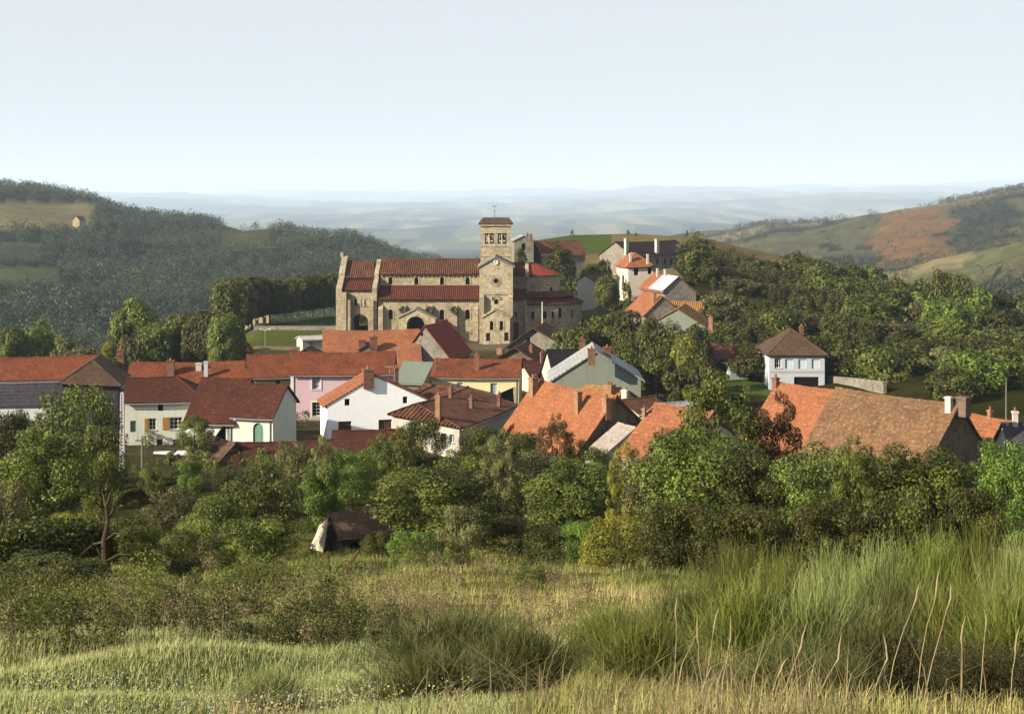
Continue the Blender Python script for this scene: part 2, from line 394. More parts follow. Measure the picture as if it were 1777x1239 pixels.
def zt(x, y):
    x = np.asarray(x, float); y = np.maximum(np.asarray(y, float), 1.3)
    px = np.clip(x / y * F + CX, TPX[0], TPX[-1] - 1e-3); ld = np.clip(np.log(y), LOGD[0], LOGD[-1] - 1e-6)
    i = np.clip(np.searchsorted(TPX, px, 'right') - 1, 0, len(TPX) - 2)
    f = (px - TPX[i]) / (TPX[i + 1] - TPX[i]); f = f * f * (3 - 2 * f) * 0.6 + f * 0.4
    g = (ld - LOGD[0]) / (LOGD[1] - LOGD[0]); j = np.clip(g.astype(int), 0, len(LOGD) - 2); h = g - j
    a = TGRID[i, j] * (1 - h) + TGRID[i, j + 1] * h; b = TGRID[i + 1, j] * (1 - h) + TGRID[i + 1, j + 1] * h
    z = a * (1 - f) + b * f
    # far relief: low blue hills beyond the plain, higher to the right
    far = np.clip((y - 5000) / 15000, 0, 1)
    z = z + far * (np.clip((px - 700) / 900, 0, 1.3) * 150 + 25 + 22 * np.sin(px / 140.0 + y / 3000) + 14 * np.sin(px / 61.0 + 2 + y / 1700))
    z = z + np.clip((y - 2200) / 2500, 0, 1) * 14 * np.sin(x / 420.0 + 1.3) * np.sin(y / 900.0)
    z = z + np.clip((y - 1800) / 2500, 0, 1) * (.5 + y / 18000) * (130 * (fbm(x, y, 2300.0, 33) - .5) + 60 * (fbm(x, y, 700.0, 35) - .5))
    # small lumps
    near = np.clip((y - 3) / 10, 0, 1) * np.clip((110 - y) / 60, 0, 1)
    z = z + near * (0.16 * np.sin(x * 0.9 + 0.6 * y) * np.sin(y * 0.7 - 0.3 * x) + 0.10 * np.sin(x * 2.1 - y * 1.3))
    z = z + np.clip((y - 420) / 150, 0, 1) * np.clip((3000 - y) / 1000, 0, 1) * (3.0 * np.sin(x / 33.0 + y / 71.0) * np.sin(y / 47.0 - x / 90.0) + 1.5 * np.sin(x / 14.0 - y / 25.0))
    return z
def zg(x, y): return float(zt(np.array([x]), np.array([y]))[0])
def vnoise(x, y, s, seed=0.0):
    """cheap smooth value noise on arrays, 0..1"""
    x = np.asarray(x) / s + 17.3 * seed; y = np.asarray(y) / s + 9.1 * seed
    xi = np.floor(x); yi = np.floor(y); fx = x - xi; fy = y - yi
    fx = fx * fx * (3 - 2 * fx); fy = fy * fy * (3 - 2 * fy)
    def hsh(a, b):
        v = np.sin(a * 127.1 + b * 311.7 + seed * 74.7) * 43758.5453
        return v - np.floor(v)
    return (hsh(xi, yi) * (1 - fx) + hsh(xi + 1, yi) * fx) * (1 - fy) + (hsh(xi, yi + 1) * (1 - fx) + hsh(xi + 1, yi + 1) * fx) * fy
def fbm(x, y, s, seed=0.0):
    return (vnoise(x, y, s, seed) * 0.5 + vnoise(x, y, s / 2.1, seed + 1) * 0.3 + vnoise(x, y, s / 4.3, seed + 2) * 0.2)

def inrange(v, a, b, soft):
    return np.clip((v - a) / soft, 0, 1) * np.clip((b - v) / soft, 0, 1)
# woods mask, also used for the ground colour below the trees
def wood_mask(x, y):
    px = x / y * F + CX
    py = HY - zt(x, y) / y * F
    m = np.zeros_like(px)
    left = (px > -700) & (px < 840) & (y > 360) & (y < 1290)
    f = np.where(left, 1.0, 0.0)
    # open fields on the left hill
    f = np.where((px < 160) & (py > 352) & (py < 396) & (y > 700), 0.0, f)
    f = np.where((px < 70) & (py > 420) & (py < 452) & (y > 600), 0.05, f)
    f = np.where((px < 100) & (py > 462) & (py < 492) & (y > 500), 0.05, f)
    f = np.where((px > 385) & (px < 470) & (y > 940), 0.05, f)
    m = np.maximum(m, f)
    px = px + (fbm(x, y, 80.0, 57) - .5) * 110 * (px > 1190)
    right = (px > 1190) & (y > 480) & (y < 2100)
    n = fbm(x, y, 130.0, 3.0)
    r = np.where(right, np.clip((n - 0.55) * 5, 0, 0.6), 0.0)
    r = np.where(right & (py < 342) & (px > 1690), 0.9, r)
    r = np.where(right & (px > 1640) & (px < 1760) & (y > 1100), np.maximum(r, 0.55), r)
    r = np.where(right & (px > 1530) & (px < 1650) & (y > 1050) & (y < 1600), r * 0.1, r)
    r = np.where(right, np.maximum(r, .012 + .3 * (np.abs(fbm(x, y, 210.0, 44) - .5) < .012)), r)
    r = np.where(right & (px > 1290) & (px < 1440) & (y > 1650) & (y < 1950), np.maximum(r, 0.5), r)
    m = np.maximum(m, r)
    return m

def build_ground():
    pxs = np.concatenate([np.linspace(-5200, -420, 60), np.linspace(-400, 2200, 500), np.linspace(2220, 7000, 60)])
    ds = np.exp(np.concatenate([np.linspace(math.log(1.4), math.log(2200), 420), np.linspace(math.log(2250), math.log(29000), 110)]))
    DD, PX = np.meshgrid(ds, pxs, indexing='ij')
    x = (PX - CX) / F * DD; y = DD; z = zt(x, y)
    nr, nc = x.shape
    V = np.stack([x, y, z], -1).reshape(-1, 3)
    idx = np.arange(nr * nc).reshape(nr, nc)
    Q = np.stack([idx[:-1, :-1], idx[:-1, 1:], idx[1:, 1:], idx[1:, :-1]], -1).reshape(-1, 4)
    me = bpy.data.meshes.new('ground')
    me.vertices.add(len(V)); me.vertices.foreach_set('co', V.astype(np.float32).ravel())
    me.loops.add(len(Q) * 4); me.loops.foreach_set('vertex_index', Q.astype(np.int32).ravel())
    me.polygons.add(len(Q)); me.polygons.foreach_set('loop_start', np.arange(0, len(Q) * 4, 4, dtype=np.int32))
    me.update(calc_edges=True)
    me.polygons.foreach_set('use_smooth', np.ones(len(Q), dtype=bool))
    # land cover colours
    px = PX; py = HY - z / y * F
    def L(c): return np.array(c)
    C = np.zeros((nr, nc, 3)) + L((0.075, 0.085, 0.028))
    n1 = fbm(x, y, 9.0, 1)[..., None]; n2 = fbm(x, y, 2.0, 5)[..., None]
    grass = L((0.16, 0.185, 0.048)) * (1 - n1) + L((0.31, 0.265, 0.11)) * n1
    C = np.where((y < 70)[..., None], grass * (0.6 + 0.6 * n2), C)
    mead = ((y < 21) & (px > -300) & (px < 800 + 12 * y))[..., None]
    C = np.where(mead, L((0.27, 0.30, 0.10)) * (0.7 + 0.5 * n2), C)
    C = np.where(((y < 9.5) & (px > 880))[..., None], L((0.085, 0.066, 0.036)) * (0.5 + 1.0 * n2), C)
    village = ((y > 95) & (y < 232))[..., None]
    vg = fbm(x, y, 7.0, 12)[..., None]
    C = np.where(village, (L((0.075, 0.085, 0.030)) * (1 - vg) + L((0.14, 0.115, 0.075)) * vg) * (0.6 + 0.8 * n1), C)
    slope = ((px > 1190) & (y > 130) & (y < 340))[..., None]
    C = np.where(slope, L((0.060, 0.066, 0.020)) * (0.5 + 0.9 * n1), C)
    def zone(cond, c, v=0.5):
        nonlocal C
        nn = fbm(x, y, 6.0, 8)[..., None]
        C = np.where(cond[..., None], L(c) * (1 - v / 2 + v * nn), C)
    # church terrace
    zone((y > 224) & (y < 350) & (px > 250) & (px < 1010), (0.11, 0.115, 0.04))
    zone((y > 226) & (y < 256) & (px > 412) & (px < 572), (0.145, 0.185, 0.045), 0.3)
    zone((y > 257) & (y < 272) & (px > 430) & (px < 590), (0.19, 0.18, 0.165), 0.3)
    zone((y > 274) & (y < 322) & (px > 470) & (px < 590), (0.075, 0.095, 0.03), 0.3)
    zone((y > 226) & (y < 238) & (px > 590) & (px < 1000), (0.22, 0.19, 0.15), 0.4)
    zone((y > 246) & (y < 268) & (px > 1000) & (px < 1075), (0.155, 0.175, 0.05), 0.3)
    zone((y > 268) & (y < 278) & (px > 960) & (px < 1075), (0.30, 0.25, 0.17), 0.3)
    zone((y > 292) & (y < 330) & (px > 980) & (px < 1070), (0.26, 0.21, 0.11), 0.3)
    # hill behind the church: green crop, then dry pasture
    zone((y > 330) & (y < 440) & (px > 845) & (px < 1062), (0.115, 0.165, 0.045), 0.35)
    zone((y > 395) & (y < 440) & (px > 845) & (px < 960), (0.26, 0.24, 0.11), 0.4)
    zone((y > 270) & (y < 460) & (px >= 1062) & (px < 1420), (0.29, 0.235, 0.13), 0.5)
    zone((y > 320) & (y < 380) & (px > 780) & (px < 850), (0.32, 0.27, 0.15), 0.3)
    zone((y > 165) & (y < 195) & (px > 1235) & (px < 1345), (0.13, 0.19, 0.05), 0.3)
    zone((y > 205) & (y < 235) & (px > 1380) & (px < 1480), (0.16, 0.19, 0.06), 0.4)
    # far hills
    mid = (y > 430) & (y < np.where(px > 1190, 2600, 1350))
    nn = fbm(x, y, 90.0, 2)
    zone(mid & (px < 850), (0.11, 0.12, 0.05))
    zone(mid & (px >= 850), (0.16, 0.155, 0.075), 0.8)
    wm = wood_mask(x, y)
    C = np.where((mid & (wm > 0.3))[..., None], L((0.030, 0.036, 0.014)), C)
    zone(mid & (px < 165) & (py > 350) & (py < 398) & (y > 700), (0.29, 0.255, 0.135), 0.3)
    zone(mid & (px < 72) & (py > 420) & (py < 452) & (y > 600), (0.11, 0.12, 0.06), 0.3)
    zone(mid & (px < 102) & (py > 462) & (py < 492) & (y > 500), (0.13, 0.15, 0.07), 0.3)
    pxo = px; px = px + (fbm(x, y, 75.0, 77) - .5) * 60 + (fbm(x, y, 22.0, 78) - .5) * 30
    rust = mid & (px > 1525) & (px < 1652) & (y > 1060) & (y < 1670) & (fbm(x, y, 45.0, 4) > 0.24)
    zone(rust, (0.30, 0.165, 0.072), 0.6)
    zone(mid & (px > 1500) & (y > 1640) & (y < 2000) & (nn < 0.55), (0.30, 0.26, 0.12), 0.4)
    zone(mid & (px > 1230) & (px < 1420) & (y > 1500) & (y < 2400) & (nn < 0.52), (0.34, 0.29, 0.17), 0.4)
    zone((y > 820) & (y < 1000) & (px > 1510) & (nn < 0.62), (0.20, 0.215, 0.085), 0.5)
    zone((y > 905) & (y < 985) & (px > 1510) & (px < 1690), (0.38, 0.33, 0.17), 0.3)
    px = pxo
    # plain: patchwork of fields and woods
    pl = (y >= np.where(px > 1190, 2500, 1350))
    k = fbm(x, y, 1500.0, 6); k2 = .55 * vnoise(x, y * 0.14, 190.0, 9) + .45 * vnoise(x + y * .03, y * .10 - x * .2, 90.0, 19)
    Cp = np.where((k2 > 0.62)[..., None], L((0.42, 0.38, 0.25)), np.where((k2 > 0.42)[..., None], L((0.17, 0.20, 0.09)), L((0.045, 0.06, 0.03))))
    Cp = np.where((k > 0.58)[..., None], L((0.04, 0.05, 0.03)), Cp)
    C = np.where(pl[..., None], Cp, C)
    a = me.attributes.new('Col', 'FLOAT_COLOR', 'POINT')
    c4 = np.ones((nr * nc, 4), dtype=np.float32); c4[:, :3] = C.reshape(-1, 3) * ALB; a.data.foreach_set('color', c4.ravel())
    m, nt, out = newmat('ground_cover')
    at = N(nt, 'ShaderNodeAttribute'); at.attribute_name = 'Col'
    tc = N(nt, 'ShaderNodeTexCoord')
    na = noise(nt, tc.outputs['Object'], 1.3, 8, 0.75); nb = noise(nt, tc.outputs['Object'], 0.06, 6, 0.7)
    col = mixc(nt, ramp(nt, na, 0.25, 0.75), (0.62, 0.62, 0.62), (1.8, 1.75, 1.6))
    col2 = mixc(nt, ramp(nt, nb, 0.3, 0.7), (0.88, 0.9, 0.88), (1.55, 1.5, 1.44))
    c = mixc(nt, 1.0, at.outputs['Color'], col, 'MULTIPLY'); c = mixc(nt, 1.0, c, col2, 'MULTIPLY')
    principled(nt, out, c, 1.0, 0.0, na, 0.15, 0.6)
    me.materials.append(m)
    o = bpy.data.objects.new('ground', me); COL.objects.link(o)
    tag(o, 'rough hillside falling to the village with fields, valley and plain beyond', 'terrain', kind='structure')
build_ground()
# ------------------------------------------------------------------ houses
def arch_outline(s0, s1, z0, z1, n=7):
    r = (s1 - s0) / 2; c = (s0 + s1) / 2; zc = max(z0 + 0.05, z1 - r)
    return [(s0, z0), (s1, z0)] + [(c + r * math.cos(math.pi * k / n), zc + (z1 - zc) * math.sin(math.pi * k / n)) for k in range(n + 1)]

class House:
    def __init__(s, name, label, cat, O, V, L, w0, w1, zr, e0, e1, wall, roof, hipA=0.0, hipB=0.0, base=None, group=None,
                 oh=0.35, vo=0.2, t=0.4, jit=0.03, wallB=None):
        s.name, s.O, s.L, s.w0, s.w1, s.zr, s.e0, s.e1 = name, Vector((O[0], O[1])), L, w0, w1, zr, e0, e1
        s.V = Vector((V[0], V[1])).normalized(); s.U = Vector((s.V.y, -s.V.x))
        s.wall, s.roof, s.hipA, s.hipB, s.oh, s.vo, s.t, s.jit = wall, roof, hipA, hipB, oh, vo, t, jit
        if base is None:
            zs = [zg(*(s.O + s.U * a + s.V * b)) for a in (-w0, w1) for b in (0, L)]
            base = min(min(zs) - 0.5, min(e0, e1) - 2.0)
        s.base = base
        c = s.O + s.V * (L / 2) + s.U * ((w1 - w0) / 2)
        s.org = (c.x, c.y, base)
        s.root = thing(name, label, cat, s.org, group)
        s.holes = {'p': [], 'm': [], 'A': [], 'B': []}; s.later = []; s.ridge_dz = 0
    def flip(s):
        """make +a the other side"""
        s.U = -s.U; return s
    def W(s, a, b, z): 
        p = s.O + s.U * a + s.V * b; return Vector((p.x, p.y, z))
    def mp(s, face):
        t = s.t
        return {'p': lambda q, z, d: s.W(s.w1 - d, q, z), 'm': lambda q, z, d: s.W(-s.w0 + d, q, z),
                'A': lambda q, z, d: s.W(q, d, z), 'B': lambda q, z, d: s.W(q, s.L - d, z)}[face]
    def hit(s, face, px, py):
        d = Vector(((px - CX) / F, 1.0, -(py - HY) / F))
        if face in 'pm': n = s.U; q = s.O + s.U * (s.w1 if face == 'p' else -s.w0)
        else: n = s.V; q = s.O + s.V * (0 if face == 'A' else s.L)
        t = (q.x * n.x + q.y * n.y) / (d.x * n.x + d.y * n.y)
        h = d * t; r = Vector((h.x, h.y)) - s.O
        return (r.dot(s.V) if face in 'pm' else r.dot(s.U)), h.z
    def win(s, face, x0, y0, x1, y1, kind='casement', shut=None, sname=None, slabel=None, frame=WHITE, arch=False, bars=(1, 2)):
        xm, ym = (x0 + x1) / 2, (y0 + y1) / 2
        sa, _ = s.hit(face, x0, ym); sb, _ = s.hit(face, x1, ym); _, za = s.hit(face, xm, y0); _, zb = s.hit(face, xm, y1)
        s0, s1 = min(sa, sb), max(sa, sb); z0, z1 = min(za, zb), max(za, zb)
        lo, hi = ((0, s.L) if face in 'pm' else (-s.w0, s.w1))
        if s0 < lo + 0.05 or s1 > hi - 0.05 or z0 < s.base:
            print('WINDOW out of face', s.name, face, (round(s0, 2), round(s1, 2)), 'range', (round(lo, 2), round(hi, 2)), (z0, z1))
            s0 = max(s0, lo + 0.15); s1 = min(s1, hi - 0.15); z0 = max(z0, s.base + 0.1)
            if s1 - s0 < 0.25: return
        s.wins(face, s0, z0, s1, z1, kind, shut, sname, slabel, frame, arch, bars)
    def wins(s, face, s0, z0, s1, z1, kind='casement', shut=None, sname=None, slabel=None, frame=WHITE, arch=False, bars=(1, 2)):
        s.holes[face].append(arch_outline(s0, s1, z0, z1) if arch else [(s0, z0), (s1, z0), (s1, z1), (s0, z1)])
        s.later.append((face, s0, z0, s1, z1, kind, shut, sname, slabel, frame, arch, bars))
    def fbox(s, mb, face, s0, s1, z0, z1, d0, d1, mat):
        m = s.mp(face); o = m(s0, z0, d0)
        mb.box(o, m(s1, z0, d0) - o, m(s0, z0, d1) - o, m(s0, z1, d0) - o, mat)
    def finish(s):
        mb = MB(); w = s.wall
        e0, e1 = s.e0, s.e1
        for f, hip in (('A', s.hipA), ('B', s.hipB)):
            if hip > 0: ol = [(-s.w0, s.base), (s.w1, s.base), (s.w1, e1), (-s.w0, e0)]
            else: ol = [(-s.w0, s.base), (s.w1, s.base), (s.w1, e1), (0, s.zr), (-s.w0, e0)]
            mb.plate(ol, s.holes[f], s.mp(f), s.t, w)
        for f, e in (('p', e1), ('m', e0)):
            mb.plate([(s.t, s.base), (s.L - s.t, s.base), (s.L - s.t, e), (s.t, e)], s.holes[f], s.mp(f), s.t, w)
        s.wallobj = mb.build('wall', s.root, s.org)
        # roof
        rb = MB(); 
        sl1 = (s.zr - e1) / s.w1; sl0 = (s.zr - e0) / s.w0; oh, vo = s.oh, s.vo
        bA = s.hipA if s.hipA > 0 else -vo; bB = s.L - s.hipB if s.hipB > 0 else s.L + vo
        eA = -oh if s.hipA > 0 else -vo; eB = s.L + oh if s.hipB > 0 else s.L + vo
        R0, R1 = s.W(0, bA, s.zr), s.W(0, bB, s.zr)
        E1 = (s.W(s.w1 + oh, eA, e1 - oh * sl1), s.W(s.w1 + oh, eB, e1 - oh * sl1))
        E0 = (s.W(-s.w0 - oh, eA, e0 - oh * sl0), s.W(-s.w0 - oh, eB, e0 - oh * sl0))
        seed = random.random() * 50; sg = min(.22, .013 * s.L)
        rb.slab(R0, R1, E1[0], E1[1], s.roof, jit=s.jit, seed=seed, sag=sg)
        rb.slab(R0, R1, E0[0], E0[1], s.roof, jit=s.jit, seed=seed + 9, sag=sg)
        if s.hipA > 0: rb.slab(R0, R0, E0[0], E1[0], s.roof, jit=s.jit, seed=seed + 3)
        if s.hipB > 0: rb.slab(R1, R1, E1[1], E0[1], s.roof, jit=s.jit, seed=seed + 5)
        def cap(a, b, sag=0):
            n = max(2, int((b - a).length / 0.45)); pts = []; rad = []
            for i in range(n + 1):
                pts.append(a.lerp(b, i / n) + Vector((0, 0, 0.12 - sag * math.sin(math.pi * i / n) + (random.random() - .5) * 0.03))); rad.append(0.10 + 0.03 * (i % 2))
            rb.tube(pts, rad, s.roof, 6)
        cap(R0, R1, sg)
        if s.hipA > 0: cap(R0, E0[0]); cap(R0, E1[0])
        if s.hipB > 0: cap(R1, E0[1]); cap(R1, E1[1])
        s.roofobj = rb.build('roof', s.root, s.org)
        if s.L > 3.4:
            gm = MB(); pts = [E1[0].lerp(E1[1], k / 8) + Vector((s.U.x * .06, s.U.y * .06, -.03 - sg * .65 * math.sin(math.pi * k / 8))) for k in range(9)]
            gm.tube(pts, [.06] * 9, METAL, 6); gm.build('gutter', s.roofobj, s.org)
            dm = MB(); q = s.W(s.w1 + .07, s.L - .25, s.base); dm.tube([q, Vector((q.x, q.y, e1 - .35)), s.W(s.w1 + s.oh, s.L - .25, e1 - oh * sl1 - .03)], [.045] * 3, METAL, 6); dm.build('downpipe', s.root, s.org)
        s.rp = {'p': (s.W(s.w1, 0, e1), s.U, sl1, s.w1, e1), 'm': (s.W(-s.w0, 0, e0), -s.U, sl0, s.w0, e0)}
        for a in s.later: s._win(*a)
        return s
    def _win(s, face, s0, z0, s1, z1, kind, shut, sname, slabel, frame, arch, bars):
        w, h = s1 - s0, z1 - z0; d0 = 0.16
        if kind == 'hole': return
        if kind == 'dark':
            mb = MB(); s.fbox(mb, face, s0 - .02, s1 + .02, z0 - .02, z1 + .02, 0.2, 0.24, VOID); mb.build('window', s.root, s.org); return  # near-black sheet in the opening stands in for the unlit inside
        if kind in ('door', 'board', 'garage'):
            mb = MB(); n = max(2, int(w / 0.22))
            for i in range(n):
                s.fbox(mb, face, s0 + w * i / n + .008, s0 + w * (i + 1) / n - .008, z0 - .02, z1 + .02, 0.14 + 0.012 * (i % 2), 0.22, frame)
            if arch or kind == 'door':
                s.fbox(mb, face, s0, s1, z0 + h * .55, z0 + h * .6, 0.12, 0.22, frame)
            o = mb.build('door' if kind != 'board' else 'shutter', s.root, s.org)
            if slabel: o['label'] = slabel
            if kind == 'door':
                hb = MB(); s.fbox(hb, face, s1 - .16, s1 - .1, z0 + h * .42, z0 + h * .5, 0.07, 0.13, METAL); hb.build('handle', o, (0, 0, 0) if False else s.org)
            return
        mb = MB(); b = min(0.075, w * 0.12); m_ = s.mp(face)
        mb.plate([(s0, z0), (s1, z0), (s1, z1), (s0, z1)] if not arch else arch_outline(s0, s1, z0, z1),
                 [[(s0 + b, z0 + b), (s1 - b, z0 + b), (s1 - b, z1 - b), (s0 + b, z1 - b)] if not arch else arch_outline(s0 + b, s1 - b, z0 + b, z1 - b)],
                 lambda q, z, d: m_(q, z, d + d0), 0.07, frame)
        nx, nz = bars
        for i in range(1, nx + 1):
            c = s0 + w * i / (nx + 1); s.fbox(mb, face, c - .03, c + .03, z0 + b, z1 - b, d0 + .012, d0 + .055, frame)
        for i in range(1, nz + 1):
            c = z0 + h * i / (nz + 1); s.fbox(mb, face, s0 + b, s1 - b, c - .018, c + .018, d0 + .02, d0 + .05, frame)
        s.fbox(mb, face, s0 - .08, s1 + .08, z0 - .09, z0 - .002, -0.06, 0.1, CONC)
        fo = mb.build('window', s.root, s.org)
        gb = MB(); s.fbox(gb, face, s0 + b * .5, s1 - b * .5, z0 + b * .5, z1 - b * .5, d0 + .075, d0 + .09, GLASS if kind != 'veil' else plain('net_curtain', (0.42, 0.44, 0.45)))
        gb.build('pane', fo, s.org)
        if shut is not None:
            sides = [(s0 - w * .5 - .03, s0 - .03), (s1 + .03, s1 + w * .5 + .03)]
            if kind == 'left': sides = sides[:1]
            lo, hi = ((0, s.L) if face in 'pm' else (-s.w0, s.w1))
            for a, c in sides:
                if a < lo or c > hi: continue
                sb = MB(); s.fbox(sb, face, a, c, z0 - .02, z1 + .02, -0.05, -0.012, shut)
                for k in range(6):
                    zz = z0 + h * (k + .5) / 6; s.fbox(sb, face, a + .04, c - .04, zz - h / 30, zz + h / 30, -0.065, -0.05, shut)
                so = sb.build('shutter', s.root, s.org)
    def roofhit(s, side, px, py):
        q, U, sl, w, e = s.rp[side]
        d = Vector(((px - CX) / F, 1.0, -(py - HY) / F))
        n = Vector((U.x * sl, U.y * sl, 1.0))
        t = q.dot(n) / d.dot(n); return d * t
    def chim(s, side, x0, x1, ytop, ybase, mat=None, label=None, pots=1, depth=0.8, free=False):
        mat = mat or BRICK
        p = s.roofhit(side, (x0 + x1) / 2, ybase)
        ws = (x1 - x0) / F * p.y; zt_ = Z(ytop, p.y)
        ru = s.V; rv = s.U
        al = abs(ru.x) ; wide = ws / max(0.6, (abs(ru.x) + depth * abs(rv.x)))
        a, b = wide, wide * depth
        z0 = p.z - 0.7
        mb = MB(); U3 = Vector((ru.x, ru.y, 0)); V3 = Vector((rv.x, rv.y, 0))
        o = Vector((p.x, p.y, z0)) - U3 * a / 2 - V3 * b / 2
        mb.box(o, U3 * a, V3 * b, (0, 0, zt_ - z0), mat)
        c = Vector((p.x, p.y, zt_ - 0.16)) - U3 * (a / 2 + .06) - V3 * (b / 2 + .06)
        mb.box(c, U3 * (a + .12), V3 * (b + .12), (0, 0, 0.12), mat)
        for k in range(pots):
            f = (k + 1) / (pots + 1) - .5; q = Vector((p.x, p.y, zt_)) + U3 * a * f
            mb.tube([q, q + Vector((0, 0, .28))], [min(.13, a * .25), min(.1, a * .2)], T_ORANGE, 7)
        o = mb.build('chimney', s.roofobj, s.org)
        if label: o['label'] = label
        return o
    def extra(s, name, mb, parent=None):
        return mb.build(name, parent or s.root, s.org)

def gable_house(name, label, apex, D, ang, left, right, L, wall, roof, cat='house', **kw):
    a = P(apex[0], apex[1], D); V = Vector((math.sin(R(ang)), math.cos(R(ang)))); U = Vector((V.y, -V.x))
    def side(pt):
        k = (pt[0] - CX) / F; t = (k * a.y - a.x) / (U.x - k * U.y); y = a.y + U.y * t
        return t, Z(pt[1], y)
    tl, el = side(left); tr, er = side(right)
    print(name, 'gable w', round(-tl, 2), round(tr, 2), 'drop', round(a.z - el, 2), round(a.z - er, 2))
    return House(name, label, cat, (a.x, a.y), V, L, -tl, tr, a.z, el, er, wall, roof, **kw)

def ridge_house(name, label, A, B, D, wf, drop, wall, roof, wb=None, dropb=None, DB=None, cat='house', **kw):
    """A,B ridge ends in photo pixels, D distance of A; front side faces the camera"""
    a = P(A[0], A[1], D)
    if DB is None: DB = -a.z * F / (B[1] - HY)
    b = P(B[0], B[1], DB); zr = (a.z + b.z) / 2
    V = Vector((b.x - a.x, b.y - a.y)); L = V.length; V = V / L
    U = Vector((V.y, -V.x))
    if U.y > 0:    # front must point to the camera: swap the ends
        a, b = b, a; V = -V
    wb = wb or wf; dropb = dropb or drop
    print(name, 'L', round(L, 2), 'dir', round(V.x, 2), round(V.y, 2), 'zr', round(zr, 2))
    h = House(name, label, cat, (a.x, a.y), V, L, wb, wf, zr, zr - dropb, zr - drop, wall, roof, **kw)
    return h
